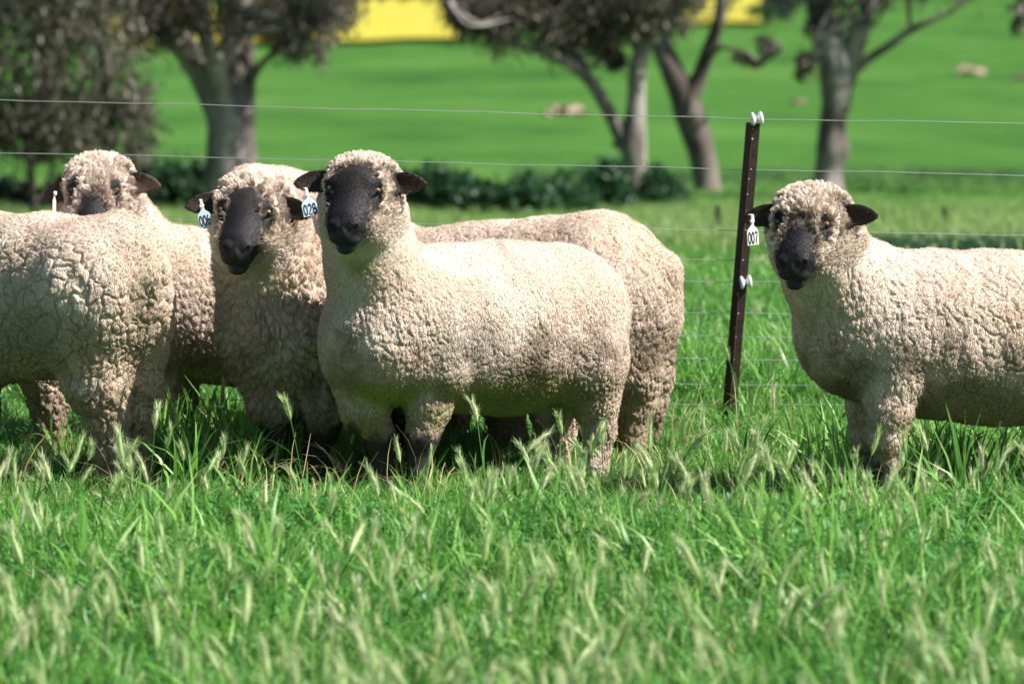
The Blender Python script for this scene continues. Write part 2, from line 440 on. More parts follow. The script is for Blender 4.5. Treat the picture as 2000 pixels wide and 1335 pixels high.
    for a in (-1, 0, 1):
        for b in (-1, 0, 1):
            for c in (-1, 0, 1):
                g = base + np.array([a, b, c])
                cc = (g + .5 + (np.stack([_h(g[:, 0], g[:, 1], g[:, 2], 91 + i) for i in range(3)], 1) - .5) * .9) * cell
                dd = np.linalg.norm(Q - cc, axis=1)
                up_ = dd < f1
                f2 = np.where(up_, f1, np.minimum(f2, dd)); f1 = np.where(up_, dd, f1)
                idc = np.where(up_, (g[:, 0] & 4095) * 16777216 + (g[:, 1] & 4095) * 4096 + (g[:, 2] & 4095), idc)
    e = np.clip((f2 - f1) / cell, 0, 1)
    am = amp * .8 * (1 + 1.0 * cu) * (.35 + 1.3 * fbm(V, 4, seed + 77, 2)) 
    # shorn short on the back, longer fleece below
    am = am * (.22 + .78 * sstep(.78, .50, z + .10 * (n1 - .5)))
    am = am * (1 - headm) + headm * amp * .6
    if chest is not None:
        c0, c1, lo_a = chest; am = am * (lo_a + (1 - lo_a) * np.maximum(np.maximum(sstep(c1, c0, V[:, 0] + .1 * (n2 - .5)), sstep(.36, .28, z)), headm))
    disp = am * (sstep(.0, .42, e) - .55) * wool
    def cells(Qc, c0, sd):
        b_ = np.floor(Qc / c0).astype(np.int64); g1 = np.full(len(Qc), 9.); g2 = np.full(len(Qc), 9.)
        for a in (-1, 0, 1):
            for b in (-1, 0, 1):
                for c in (-1, 0, 1):
                    g = b_ + np.array([a, b, c]); cc = (g + .5 + (np.stack([_h(g[:, 0], g[:, 1], g[:, 2], sd + i) for i in range(3)], 1) - .5) * .9) * c0
                    dd = np.linalg.norm(Qc - cc, axis=1); up_ = dd < g1; g2 = np.where(up_, g1, np.minimum(g2, dd)); g1 = np.where(up_, dd, g1)
        return (g2 - g1) / c0
    if crease[0] > 0:      # big skin folds split by deep creases
        e2 = cells((V + warp * .09) * np.array([1, 1, crease[2]]), crease[1], 191 + seed)
        cm = sstep(.86, .70, z) * sstep(.40, .60, n1 + .25) * (1 - headm)
        if tailp is not None: cm = cm * sstep(.07, .12, np.linalg.norm((V - tailp)[:, [0, 2]], axis=1))
        disp = disp - crease[0] * (1 - sstep(.0, .16, e2)) * cm * wool
    folds = (fbm(V * np.array([1, 1, .55]), 16, seed + 60, 2) - .5) * .022 * wool * (1 - headm)
    V2 = V + n * (disp + folds * .6)[:, None]
    V2 = V2.astype(np.float32)
    root = empty('sheep', (float(allp[:, 0].mean()), float(allp[:, 1].mean()), 0)); tag(root, label, 'sheep', group)
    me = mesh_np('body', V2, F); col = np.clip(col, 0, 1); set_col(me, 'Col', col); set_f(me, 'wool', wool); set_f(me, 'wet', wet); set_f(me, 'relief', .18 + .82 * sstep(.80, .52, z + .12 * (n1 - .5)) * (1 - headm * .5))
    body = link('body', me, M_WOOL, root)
    # ---- wool fibres
    n_ = vnormals(V2.astype(float), F)
    skin = (1 - wool) * (np.abs(headm) > .05); w8 = wool ** 2 * (.16 + headm * 2.0 + cu * .8) + skin * .8 * (1 - wet)
    fsel = w8[F[:, 0]]; fa = np.cumsum(fsel); pick = np.searchsorted(fa, RNG.random(nstrand) * fa[-1])
    fv = F[pick]; r = RNG.random((nstrand, 4)); r = r ** 1.5; r /= r.sum(1)[:, None]
    root_p = (V2[fv] * r[:, :, None]).sum(1); nn_ = n[fv[:, 0]]
    cid = idc[fv[:, 0]]; uq, inv = np.unique(cid, return_inverse=True); cnt = np.bincount(inv)
    cenp = np.stack([np.bincount(inv, root_p[:, a]) / cnt for a in range(3)], 1); cenn = np.stack([np.bincount(inv, nn_[:, a]) / cnt for a in range(3)], 1)
    L = slen * (.6 + .8 * RNG.random(nstrand)) * (.42 + 1.0 * cu[fv[:, 0]] + .95 * headm[fv[:, 0]])
    sk_ = (wool[fv[:, 0]] < .4); L = np.where(sk_, .0035, L)
    lr = np.stack([_h(uq, uq * 0 + i, uq * 0, 7) for i in range(3)], 1) - .5
    dirn = nn_ * .9 + lr[inv] * .9 + (np.array([0, 0, -.25])[None] + headm[fv[:, 0]][:, None] * np.array([0, 0, 1.1])) + (RNG.random((nstrand, 3)) - .5) * .5
    dirn = np.where(sk_[:, None], nn_ * .45 + np.array([0, -.2, -.8]) + (RNG.random((nstrand, 3)) - .5) * .5, dirn)
    dirn /= np.linalg.norm(dirn, axis=1)[:, None]
    tip = root_p + dirn * L[:, None]
    ctip = cenp[inv] + (cenn[inv] * .9 + lr[inv] * .9) * (L * 1.15)[:, None]
    near = ((np.linalg.norm(root_p - cenp[inv], axis=1) < cell * 2.2) & ~sk_)[:, None]
    tip = np.where(near, tip * .55 + ctip * .45, tip)
    mid = root_p * .45 + tip * .55 + nn_ * (L * .18)[:, None] + (RNG.random((nstrand, 3)) - .5) * (L * .25)[:, None]
    pts = np.stack([root_p - nn_ * .001, mid, tip], 1)
    hc = bpy.data.hair_curves.new('fleece'); hc.add_curves([3] * nstrand)
    hc.points.foreach_set('position', pts.astype(np.float32).ravel()) if hasattr(hc.points, 'foreach_set') else None
    hc.attributes['position'].data.foreach_set('vector', pts.astype(np.float32).ravel())
    ra = hc.attributes.get('radius') or hc.attributes.new('radius', 'FLOAT', 'POINT')
    ra.data.foreach_set('value', (np.tile([.0006, .0006, .0003], nstrand)).astype(np.float32))
    ca = hc.attributes.new('Col', 'FLOAT_COLOR', 'CURVE'); cd = np.ones((nstrand, 4), np.float32); cd[:, :3] = np.clip(col[fv[:, 0]] * (1.08 + .36 * headm[fv[:, 0]] + .2 * cu[fv[:, 0]])[:, None] * np.where(sk_, 1.25, 1.)[:, None], 0, 1)
    ca.data.foreach_set('color', cd.ravel())
    link('fleece', hc, M_STRAND, root)
    if head: face_parts(head, root)
    print('sheep', label[:30], len(V), len(F), round(time.time() - T0, 1))
    return root

def uv_sphere(name, rad, mat, parent, loc, scale=(1, 1, 1), R=None, seg=20):
    bm = bmesh.new(); bmesh.ops.create_uvsphere(bm, u_segments=seg, v_segments=seg // 2, radius=rad)
    bmesh.ops.scale(bm, vec=scale, verts=bm.verts)
    if R is not None: bmesh.ops.transform(bm, matrix=Matrix(R.tolist()).to_4x4(), verts=bm.verts)
    bmesh.ops.translate(bm, vec=Vector(loc), verts=bm.verts)
    me = bpy.data.meshes.new(name); bm.to_mesh(me); bm.free()
    for f in me.polygons: f.use_smooth = True
    return link(name, me, mat, parent)

def face_parts(h, root):
    for g in (-1, 1):
        e = uv_sphere('eye', .0110 * h.sc, M_EYE, root, h.wor([g * .0712, -.0675, .0235]), R=h.R)
        p = uv_sphere('pupil', .0060 * h.sc, M_PUPIL, None, h.wor([g * .0762, -.0747, .0240]), scale=(1.25, 1.1, .6), R=h.R, seg=12)
        p.parent = e; p.matrix_parent_inverse = e.matrix_parent_inverse.inverted() @ Matrix.Identity(4) if False else Matrix.Identity(4)
        p.matrix_parent_inverse = (Matrix.Translation(Vector(root.location)) @ e.matrix_parent_inverse).inverted()
    if h.tagged: ear_tag(root, *h.tagged)

def ear_tag(root, word, px, py, Y, w, hgt, rot, turn, mt, mi, top):
    """flag tag hanging on the front of the ear; px,py = centre of the flag"""
    # local: x right, z up, y depth ; neck on top
    c = P(px, py, Y); sc = m(1, Y)
    R = Matrix.Rotation(math.radians(turn), 3, 'Z') @ Matrix.Rotation(math.radians(rot), 3, 'Y')
    w_, h_ = w * sc, hgt * sc
    prof = [(-.5, -.5), (.5, -.5), (.5, .08), (.42, .2), (.16, .36), (.13, .62), (-.13, .62), (-.16, .36), (-.42, .2), (-.5, .08)]
    bm = bmesh.new(); th = .0012
    vs = [bm.verts.new((x * w_, -th, y * h_)) for x, y in prof]; f = bm.faces.new(vs)
    ex = bmesh.ops.extrude_face_region(bm, geom=[f]); bmesh.ops.translate(bm, vec=(0, 2 * th, 0), verts=[v for v in ex['geom'] if isinstance(v, bmesh.types.BMVert)])
    bmesh.ops.recalc_face_normals(bm, faces=bm.faces)
    bmesh.ops.bevel(bm, geom=[e for e in bm.edges], offset=.0008, segments=2, affect='EDGES')
    bmesh.ops.transform(bm, matrix=R.to_4x4(), verts=bm.verts); bmesh.ops.translate(bm, vec=Vector(c), verts=bm.verts)
    me = bpy.data.meshes.new('ear_tag'); bm.to_mesh(me); bm.free()
    t = link('ear_tag', me, mt, root)
    def sub(o):
        o.parent = t; o.matrix_parent_inverse = (Matrix.Translation(Vector(root.location)) @ t.matrix_parent_inverse).inverted()
    # strap over the ear + button
    bm = bmesh.new()
    r = bmesh.ops.create_cone(bm, cap_ends=True, segments=16, radius1=.008, radius2=.0065, depth=.006)
    bmesh.ops.rotate(bm, matrix=Matrix.Rotation(math.pi / 2, 3, 'X'), verts=bm.verts); bmesh.ops.translate(bm, vec=(0, -.003, .60 * h_), verts=bm.verts)
    n0 = len(bm.verts)
    r = bmesh.ops.create_cube(bm, size=1); vv = r['verts']
    bmesh.ops.scale(bm, vec=(.009, .004, top * sc), verts=vv); bmesh.ops.translate(bm, vec=(.001, -.0045, .60 * h_ + top * sc * .5 + .004), verts=vv)
    r = bmesh.ops.create_cube(bm, size=1); vv = r['verts']
    bmesh.ops.scale(bm, vec=(.009, .022, .003), verts=vv); bmesh.ops.translate(bm, vec=(.001, .006, .60 * h_ + top * sc + .0065), verts=vv)
    if not word: bmesh.ops.delete(bm, geom=vv, context='VERTS')
    bmesh.ops.transform(bm, matrix=R.to_4x4(), verts=bm.verts); bmesh.ops.translate(bm, vec=Vector(c), verts=bm.verts)
    me = bpy.data.meshes.new('tag_clip'); bm.to_mesh(me); bm.free()
    o = link('tag_clip', me, M_TAGW, None); sub(o)
    if word:
        def arc(cx, cy, rx, ry, a0, a1, n=22): return [(cx + rx * math.cos(math.radians(a0 + (a1 - a0) * i / n)), cy + ry * math.sin(math.radians(a0 + (a1 - a0) * i / n))) for i in range(n + 1)]
        G = {'0': [arc(0, 0, .30, .42, 0, 360)], '8': [arc(0, .21, .24, .21, 0, 360), arc(0, -.22, .29, .22, 0, 360)],
             '6': [arc(0, -.18, .28, .25, 0, 360), arc(.10, -.05, .38, .47, 175, 95)],
             '2': [arc(0, .20, .27, .23, 165, -35) + [(-.28, -.42), (.32, -.42)]], '7': [[(-.30, .42), (.30, .42), (.0, -.12), (-.08, -.44)]]}
        vs_, fs_ = [], []; hw_ = .09
        for k, ch in enumerate(word):
            for pl in G[ch]:
                p_ = np.array(pl); t_ = np.gradient(p_, axis=0); t_ /= np.linalg.norm(t_, axis=1)[:, None]; nn_ = np.stack([-t_[:, 1], t_[:, 0]], 1); b0 = len(vs_)
                for a_, b_ in zip(p_, nn_):
                    for sg in (-1, 1):
                        q_ = a_ + b_ * hw_ * sg; x_ = (q_[0] + (k - (len(word) - 1) / 2) * .84) * w_ * .345; y_ = q_[1] * h_ * .56 - .17 * h_
                        vs_.append(R @ Vector((x_, -th - .0009, y_)) + Vector(c))
                for i in range(len(pl) - 1): q0 = b0 + 2 * i; fs_.append((q0, q0 + 1, q0 + 3, q0 + 2))
        me = mesh_np('lettering', np.array([tuple(v) for v in vs_]), np.array(fs_), False)
        me.name = 'lettering'; me.materials.clear()
        o = link('lettering', me, mi, None); sub(o)

# ------------------------------------------------------------------ terrain
TY = np.array([-60, 0, 15, 20, 25, 30, 45, 70, 110, 160, 250, 400, 700, 900, 1400])
TZ = np.array([.0, 0, 0, -.10, -.28, -.48, -1.10, -1.55, -2.25, -2.8, -3.4, -2.2, 6, 22, 90])
def gz(x, y):
    x = np.asarray(x, float); y = np.asarray(y, float)
    z = np.interp(y, TY, TZ)
    z = z + sstep(60, 260, y) * (x * .030)            # the far paddock climbs to the right
    z = z + .02 * np.sin(x * 1.3 + y * .7) * sstep(14, 22, y)
    return z
def ground():
    ys = np.concatenate([np.linspace(-60, 4, 12), np.linspace(5, 60, 150), np.geomspace(61, 1400, 90)])
    xs = np.concatenate([-np.geomspace(600, 12, 30), np.linspace(-11, 11, 60), np.geomspace(12, 600, 30)])
    X, Y = np.meshgrid(xs, ys); Z = gz(X, Y)
    V = np.stack([X, Y, Z], -1).reshape(-1, 3)
    nx = len(xs); i = np.arange(len(ys) - 1)[:, None] * nx + np.arange(nx - 1)[None]
    F = np.stack([i, i + 1, i + nx + 1, i + nx], -1).reshape(-1, 4)
    m_, nt, b = mat_new('pasture')
    ge = N(nt, 'ShaderNodeNewGeometry'); sp = N(nt, 'ShaderNodeSeparateXYZ'); nt.links.new(ge.outputs['Position'], sp.inputs[0])
    n1 = N(nt, 'ShaderNodeTexNoise', inputs={'Scale': .9, 'Detail': 6., 'Roughness': .65})
    mp = N(nt, 'ShaderNodeMapping'); mp.inputs['Scale'].default_value = (1, .45, 1)
    nt.links.new(ge.outputs['Position'], mp.inputs[0]); nt.links.new(mp.outputs[0], n1.inputs['Vector'])
    near = ramp(nt, [(.3, (.020, .045, .012)), (.5, (.06, .14, .025)), (.72, (.15, .24, .06))]); nt.links.new(n1.outputs[0], near.inputs[0])
    n2 = N(nt, 'ShaderNodeTexNoise', inputs={'Scale': .085, 'Detail': 9., 'Roughness': .78})
    mp2 = N(nt, 'ShaderNodeMapping'); mp2.inputs['Scale'].default_value = (1, .4, 1)
    nt.links.new(ge.outputs['Position'], mp2.inputs[0]); nt.links.new(mp2.outputs[0], n2.inputs['Vector'])
    far = ramp(nt, [(.36, (.026, .090, .014)), (.5, (.050, .145, .022)), (.64, (.080, .180, .034))]); nt.links.new(n2.outputs[0], far.inputs[0])
    mr = N(nt, 'ShaderNodeMapRange', inputs={1: 46., 2: 62., 3: 0., 4: 1.}); nt.links.new(sp.outputs['Y'], mr.inputs[0])
    mx = N(nt, 'ShaderNodeMixRGB'); nt.links.new(mr.outputs[0], mx.inputs[0]); nt.links.new(near.outputs[0], mx.inputs[1]); nt.links.new(far.outputs[0], mx.inputs[2])
    nt.links.new(mx.outputs[0], b.inputs['Base Color']); b.inputs['Roughness'].default_value = .9; b.inputs['Specular IOR Level'].default_value = .1
    n3 = N(nt, 'ShaderNodeTexNoise', inputs={'Scale': 9., 'Detail': 6.}); nt.links.new(ge.outputs['Position'], n3.inputs['Vector'])
    bp = N(nt, 'ShaderNodeBump', inputs={'Strength': .6, 'Distance': .05}); nt.links.new(n3.outputs[0], bp.inputs['Height']); nt.links.new(bp.outputs[0], b.inputs['Normal'])
    o = link('ground', mesh_np('ground', V, F), m_); tag(o, 'gently sloping green pasture', kind='structure')
ground()
def patch(name, label, x0, x1, y0, y1, mat, lift=.25, nx=40, ny=30, jag=0, kind='structure'):
    X, Y = np.meshgrid(np.linspace(0, 1, nx), np.linspace(0, 1, ny))
    Yw = y0 + (y1 - y0) * Y; Xw = (x0[0] + (x0[1] - x0[0]) * Y) * (1 - X) + (x1[0] + (x1[1] - x1[0]) * Y) * X
    jit = (fbm(np.stack([Xw.ravel(), Yw.ravel() * 0 + lift, Yw.ravel() * 0], 1), .35, 4, 3).reshape(Xw.shape) - .5); Yw = Yw + jit * 9 * np.where(Y < .1, 1, .3)
    Xw = Xw + (fbm(np.stack([Yw.ravel(), Yw.ravel() * 0, Yw.ravel() * 0], 1), .12, 9, 3).reshape(Xw.shape) - .5) * 6
    V = np.stack([Xw, Yw, gz(Xw, Yw) + lift], -1).reshape(-1, 3)
    i = np.arange(ny - 1)[:, None] * nx + np.arange(nx - 1)[None]
    F = np.stack([i, i + 1, i + nx + 1, i + nx], -1).reshape(-1, 4)
    o = link(name, mesh_np(name, V, F), mat); tag(o, label, kind=kind)
    return o
M_CANOLA = simple('canola_bloom', (.43, .385, .028), .8, var=.10, scale=.2)

def ground_Y(px, py, lo=5., hi=1300.):
    for _ in range(50):
        mid = (lo + hi) / 2; p = P(px, py, mid)
        if p[2] > gz(p[0], p[1]): lo = mid
        else: hi = mid
    return lo
def tube(path, radii, sides=8, wob=0., seed=0):
    """list of 3D points + radii -> V,F(quads) ; ends open-tapered"""
    P_ = np.array(path, float); R_ = np.array(radii, float); n = len(P_)
    T = np.gradient(P_, axis=0); T /= np.linalg.norm(T, axis=1)[:, None]
    ref = np.array([0, 1., 0.]) if abs(T[0][1]) < .9 else np.array([1., 0, 0])
    V = []
    for i in range(n):
        u = np.cross(T[i], ref); u /= np.linalg.norm(u); v = np.cross(T[i], u)
        a = np.linspace(0, 2 * np.pi, sides, endpoint=False)
        V.append(P_[i] + R_[i] * (np.cos(a)[:, None] * u + np.sin(a)[:, None] * v))
    V = np.array(V)
    if wob:
        nz = fbm(V.reshape(-1, 3), 2.2, seed, 3).reshape(n, sides) - .5
        nz += .35 * (fbm(V.reshape(-1, 3) * np.array([1, 1, .3]), 9, seed + 1, 2).reshape(n, sides) - .5)
        V += (V - P_[:, None]) * (nz * wob)[:, :, None]
    V = V.reshape(-1, 3); F = []
    for i in range(n - 1):
        for j in range(sides):
            a = i * sides + j; b = i * sides + (j + 1) % sides
            F.append((a, b, b + sides, a + sides))
    return V, np.array(F)
def resample(path, radii, k):
    """smooth spline through the path"""
    P_ = np.array(path, float); R_ = np.array(radii, float)
    t = np.concatenate([[0], np.cumsum(np.linalg.norm(np.diff(P_, axis=0), axis=1))]); t /= t[-1]
    tt = np.linspace(0, 1, k)
    Q = np.stack([np.interp(tt, t, P_[:, a]) for a in range(3)], 1); R = np.interp(tt, t, R_)
    for _ in range(max(1, k // len(P_) // 2)):
        Q[1:-1] = (Q[:-2] + 2 * Q[1:-1] + Q[2:]) / 4; R[1:-1] = (R[:-2] + 2 * R[1:-1] + R[2:]) / 4
    return Q, R
def join(parts):
    Vs, Fs, o = [], [], 0
    for V, F in parts: Vs.append(V); Fs.append(F + o); o += len(V)
    return np.concatenate(Vs), np.concatenate(Fs)

# ------------------------------------------------------------------ far country
M_ROCK = simple('weathered_wood', (.30, .215, .17), .9, var=.3, scale=4)
def far_patch(name, label, corners, mat, lift):
    """a crop field lying on the ground between four picture corners (x0,x1,ynear,yfar)"""
    x0, x1, yn, yf = corners
    Yn, Yf = ground_Y((x0 + x1) / 2, yn), ground_Y((x0 + x1) / 2, yf)
    wn = lambda px, Y: (px - 1000) * Y / FPX
    return patch(name, label, (wn(x0, Yn), wn(x0, Yf)), (wn(x1, Yn), wn(x1, Yf)), Yn, Yf, mat, lift)
FIELD = [(200, 905, 92, 6), (1330, 1475, 52, 2)]
for c in FIELD: far_patch('canola_field', 'yellow canola field in bloom', c, M_CANOLA, .35)
def foliage(blobs, leaf, n, seed, droop=.8, wid=.3, elong=1.):
    """blobs: (centre xyz, radii xyz). returns quads spread through clumps, not even"""
    r = np.random.default_rng(seed)
    vol = np.array([b[1][0] * b[1][2] for b in blobs]); pr = vol / vol.sum()
    bi = r.choice(len(blobs), n, p=pr)
    c = np.array([b[0] for b in blobs])[bi]; R = np.array([b[1] for b in blobs])[bi]
    # twig clumps inside each blob
    nc = max(12, n // 55); cb = r.choice(len(blobs), nc, p=pr)
    cu = r.normal(size=(nc, 3)); cu /= np.linalg.norm(cu, axis=1)[:, None]; cu *= (r.random(nc) ** .45)[:, None]
    cc = np.array([b[0] for b in blobs])[cb] + cu * np.array([b[1] for b in blobs])[cb]
    ci = r.integers(0, nc, n); sc = np.minimum(np.array([b[1] for b in blobs])[cb].mean(1), 1.2)[ci] * .20
    p = cc[ci] + r.normal(size=(n, 3)) * sc[:, None] * np.array([1, 1, 1.5])
    d = r.normal(size=(n, 3)) * .55 + np.array([0, 0, -droop]); d /= np.linalg.norm(d, axis=1)[:, None]
    s = np.cross(d, r.normal(size=(n, 3))); s /= np.linalg.norm(s, axis=1)[:, None]
    L = (leaf * (.6 + .8 * r.random(n)))[:, None]; w = L * wid * .5
    V = np.stack([p, p + d * L * .45 + s * w, p + d * L * elong, p + d * L * .45 - s * w], 1).reshape(-1, 3)
    return V, np.arange(4 * n).reshape(-1, 4)
def bark(name, pale, dark, sc=3.):
    m_, nt, b = mat_new(name)
    ge = N(nt, 'ShaderNodeNewGeometry'); mp = N(nt, 'ShaderNodeMapping'); mp.inputs['Scale'].default_value = (1, 1, .35)
    n1 = N(nt, 'ShaderNodeTexNoise', inputs={'Scale': sc, 'Detail': 6., 'Roughness': .6})
    nt.links.new(ge.outputs['Position'], mp.inputs[0]); nt.links.new(mp.outputs[0], n1.inputs['Vector'])
    r = ramp(nt, [(.38, dark), (.52, tuple((a + c) / 2 for a, c in zip(pale, dark))), (.64, pale)]); nt.links.new(n1.outputs[0], r.inputs[0])
    nt.links.new(r.outputs[0], b.inputs['Base Color']); b.inputs['Roughness'].default_value = .9
    bp = N(nt, 'ShaderNodeBump', inputs={'Strength': .7, 'Distance': .04}); nt.links.new(n1.outputs[0], bp.inputs['Height']); nt.links.new(bp.outputs[0], b.inputs['Normal'])
    return m_
M_BARK = bark('gum_bark', (.42, .385, .36), (.085, .07, .062)); M_BARKD = bark('dark_bark', (.20, .165, .15), (.055, .043, .038))
M_LEAF = leafy('gum_leaf', [(.035, .045, .025), (.085, .078, .058), (.20, .165, .14)], .55, .25)
M_LEAFP = leafy('drooping_leaf', [(.045, .065, .03), (.11, .10, .075), (.25, .19, .165), (.33, .28, .25)], .5, .25)
M_FARLEAF = leafy('far_tree_leaf', [(.012, .025, .022), (.03, .05, .04)], .7, .1)
M_SHRUB = leafy('mallow_leaf', [(.012, .050, .016), (.03, .10, .035)], .5, .3)

def tree(label, Y, limbs, blobs, nleaf, leaf, mbark, mleaf, seed, group='gum trees along the paddock edge', droop=.8, cat='tree', name='gum_tree'):
    """limbs: pixel paths [(px,py,dy,r_px)...]; blobs (px,py,dy,rx,ry)"""
    base = limbs[0][0]; p0 = P(base[0], base[1], Y)
    root = empty(name, (p0[0], Y, float(gz(p0[0], Y)))); tag(root, label, cat, group)
    parts = []; br = []
    for li, l in enumerate(limbs):
        pts = [P(a, b, Y + c) for a, b, c, r in l]; rr = [m(r, Y) for a, b, c, r in l]
        if li == 0: pts[0] = np.array([pts[0][0], Y, float(gz(pts[0][0], Y)) - .2]); 
        Q, R = resample(pts, rr, max(10, 6 * len(pts)))
        if li == 0: R[:3] *= np.array([1.35, 1.2, 1.08])
        parts.append(tube(Q, R, 14, .35, seed + li))
    V, F = join(parts); link('trunk', mesh_np('trunk', V, F), mbark, root)
    bl = [(P(a, b, Y + c), np.array([m(rx, Y), m((rx + ry) / 2, Y), m(ry, Y)])) for a, b, c, rx, ry in blobs]
    # twigs from limb ends into the leaf clumps
    ends = [P(l[-1][0], l[-1][1], Y + l[-1][2]) for l in limbs]; tw = []; r = np.random.default_rng(seed)
    for c, R in bl:
        e = min(ends, key=lambda q: np.linalg.norm(q - c))
        for k in range(4):
            t = c + r.normal(size=3) * R * .5; q, rr = resample([e, (e + t) / 2 + r.normal(size=3) * .15, t], [m(6, Y), m(4, Y), m(1.2, Y)], 8)
            tw.append(tube(q, rr, 5))
    V, F = join(tw); tag(link('branch', mesh_np('branch', V, F), mbark, root), kind='stuff')
    V, F = foliage(bl, leaf, nleaf, seed, droop); me = mesh_np('crown', V, F, False); tag(link('crown', me, mleaf, root), kind='stuff')
    return root
YT1 = ground_Y(450, 415); YT2 = ground_Y(1240, 402); YT3 = ground_Y(1385, 372); YT4 = ground_Y(1622, 385); YT0 = YT1 - 3
print('tree depths', YT1, YT2, YT3, YT4)
tree('thick two-stemmed gum tree behind the left sheep', YT1,
     [[(450, 420, 0, 50), (450, 330, 0, 46), (452, 250, 0, 48), (425, 195, 0, 34), (395, 140, 0, 30), (355, 85, 0, 26), (290, 35, -.3, 20), (225, -10, -.5, 15), (120, -120, -1, 10)],
      [(456, 300, 0, 40), (462, 230, 0, 36), (468, 160, .1, 33), (465, 80, .2, 32), (470, 0, .3, 30), (480, -160, .5, 22), (520, -320, .6, 12)],
      [(440, 230, 0, 26), (430, 150, -.2, 21), (400, 70, -.3, 16), (385, 0, -.4, 15), (360, -140, -.5, 9)],
      [(486, 165, 0, 10), (510, 125, -.2, 7), (545, 92, -.4, 5), (590, 50, -.6, 4)]],
     [(300, 55, -.6, 70, 34), (420, 45, -.7, 70, 42), (540, 50, -.5, 60, 40), (600, 30, -.6, 95, 50), (660, 15, 0, 45, 70), (590, 90, -.6, 55, 28), (540, -30, .4, 120, 70), (700, -50, .3, 80, 50), (330, 10, -.5, 90, 45), (230, -40, -.6, 140, 90),
      (380, 60, .5, 50, 40), (420, -160, .5, 260, 110), (500, -330, 0, 170, 90), (250, -300, 0, 260, 140), (620, -150, -1, 150, 70)],
     44000, .085, M_BARK, M_LEAF, 21)
tree('bushy drooping tree with grey-pink foliage at the far left', YT0,
     [[(66, 420, 0, 9), (64, 350, 0, 9), (50, 310, 0, 8), (90, 200, 0, 8), (80, 0, 0, 14), (90, -200, 0, 10)],
      [(214, 320, .4, 9), (214, 250, .4, 11), (208, 130, .5, 14), (190, -20, .5, 14)],
      [(80, 390, .1, 4), (95, 350, .2, 4), (110, 300, .3, 3)]],
     [(60, 60, 0, 170, 110), (170, 150, 0, 110, 130), (60, 220, 0, 110, 100), (220, 240, .2, 90, 75), (120, 262, -.2, 100, 30), (10, 255, 0, 60, 45), (-100, 150, 0, 130, 160), (100, -80, 0, 230, 110), (270, 200, .4, 40, 90), (-60, -250, 0, 260, 120)],
     21000, .095, M_BARKD, M_LEAFP, 22, droop=1.1)
tree('slender pale gum tree forking above a straight trunk in the middle', YT2,
     [[(1240, 406, 0, 23), (1238, 340, 0, 23), (1236, 285, 0, 25), (1242, 210, 0, 17), (1245, 130, 0, 17), (1262, 80, 0, 15), (1300, 40, -.2, 12), (1345, -5, -.4, 11), (1420, -120, -.6, 8)],
      [(1228, 300, 0, 17), (1210, 262, 0, 15), (1188, 215, 0, 13), (1160, 165, 0, 13), (1120, 128, -.1, 11), (1060, 100, -.3, 9), (1000, 85, -.5, 7), (950, 58, -.7, 6), (880, 10, -.8, 5)],
      [(1148, 150, 0, 11), (1125, 95, .1, 10), (1092, 50, .2, 9), (1070, -10, .3, 8), (1040, -120, .4, 6)],
      [(1250, 100, 0, 12), (1215, 40, .3, 10), (1180, -20, .4, 9), (1150, -120, .4, 7)],
      [(1165, 130, .1, 5), (1185, 85, .2, 5), (1215, 50, .2, 4)]],
     [(1010, 35, -.4, 110, 48), (1130, 50, .2, 95, 55), (940, 20, -.7, 70, 40), (1210, 20, .3, 90, 50), (1290, 0, -.3, 90, 45), (1080, -60, 0, 240, 70), (1150, -120, 0, 170, 60), (960, -200, 0, 220, 80), (1200, 110, .2, 26, 20), (1350, 60, -.3, 30, 20)],
     34000, .085, M_BARK, M_LEAF, 23)
tree('leaning dark gum tree just right of the forked pale gum', YT3,
     [[(1385, 378, 0, 27), (1372, 300, 0, 26), (1345, 215, 0, 30), (1315, 140, 0, 24), (1292, 90, 0, 20), (1285, 30, .2, 17), (1250, -60, .3, 14), (1220, -200, .4, 9)],
      [(1345, 200, 0, 20), (1362, 160, 0, 16), (1385, 95, -.1, 13), (1405, 40, -.2, 12), (1412, -30, -.3, 10), (1450, -150, -.4, 7)],
      [(1372, 130, 0, 6), (1405, 90, -.2, 5), (1450, 100, -.4, 3), (1475, 130, -.5, 2)]],
     [(1440, 108, -.5, 34, 14), (1340, -50, 0, 120, 40), (1420, -90, 0, 100, 40), (1280, -200, 0, 130, 60), (1490, 84, -.4, 40, 12)],
     3800, .10, M_BARKD, M_LEAF, 24)
tree('knobbly gum tree with a bare limb reaching right, behind the right-hand sheep', YT4,
     [[(1622, 392, 0, 35), (1620, 330, 0, 26), (1628, 290, 0, 36), (1622, 255, 0, 24), (1634, 190, 0, 30), (1632, 130, 0, 30), (1618, 70, 0, 26), (1600, 0, .2, 21), (1580, -130, .3, 14)],
      [(1642, 175, 0, 22), (1662, 120, 0, 22), (1682, 60, -.1, 18), (1698, 0, -.2, 16), (1740, -140, -.4, 10)],
      [(1672, 140, 0, 9), (1700, 112, -.1, 9), (1740, 88, -.2, 8), (1775, 60, -.3, 8), (1815, 42, -.4, 6), (1860, 22, -.5, 5), (1930, -40, -.6, 3)],
      [(1778, 60, -.3, 5), (1776, 25, -.3, 5), (1765, -60, -.3, 4)]],
     [(1575, 115, -.2, 22, 32), (1600, 160, .1, 20, 24), (1640, 30, .2, 45, 45), (1590, 40, 0, 30, 40), (1620, -70, 0, 110, 40), (1700, -110, 0, 110, 45), (1830, -60, -.4, 100, 40), (1560, -200, 0, 150, 60)],
     9000, .09, M_BARK, M_LEAF, 25)
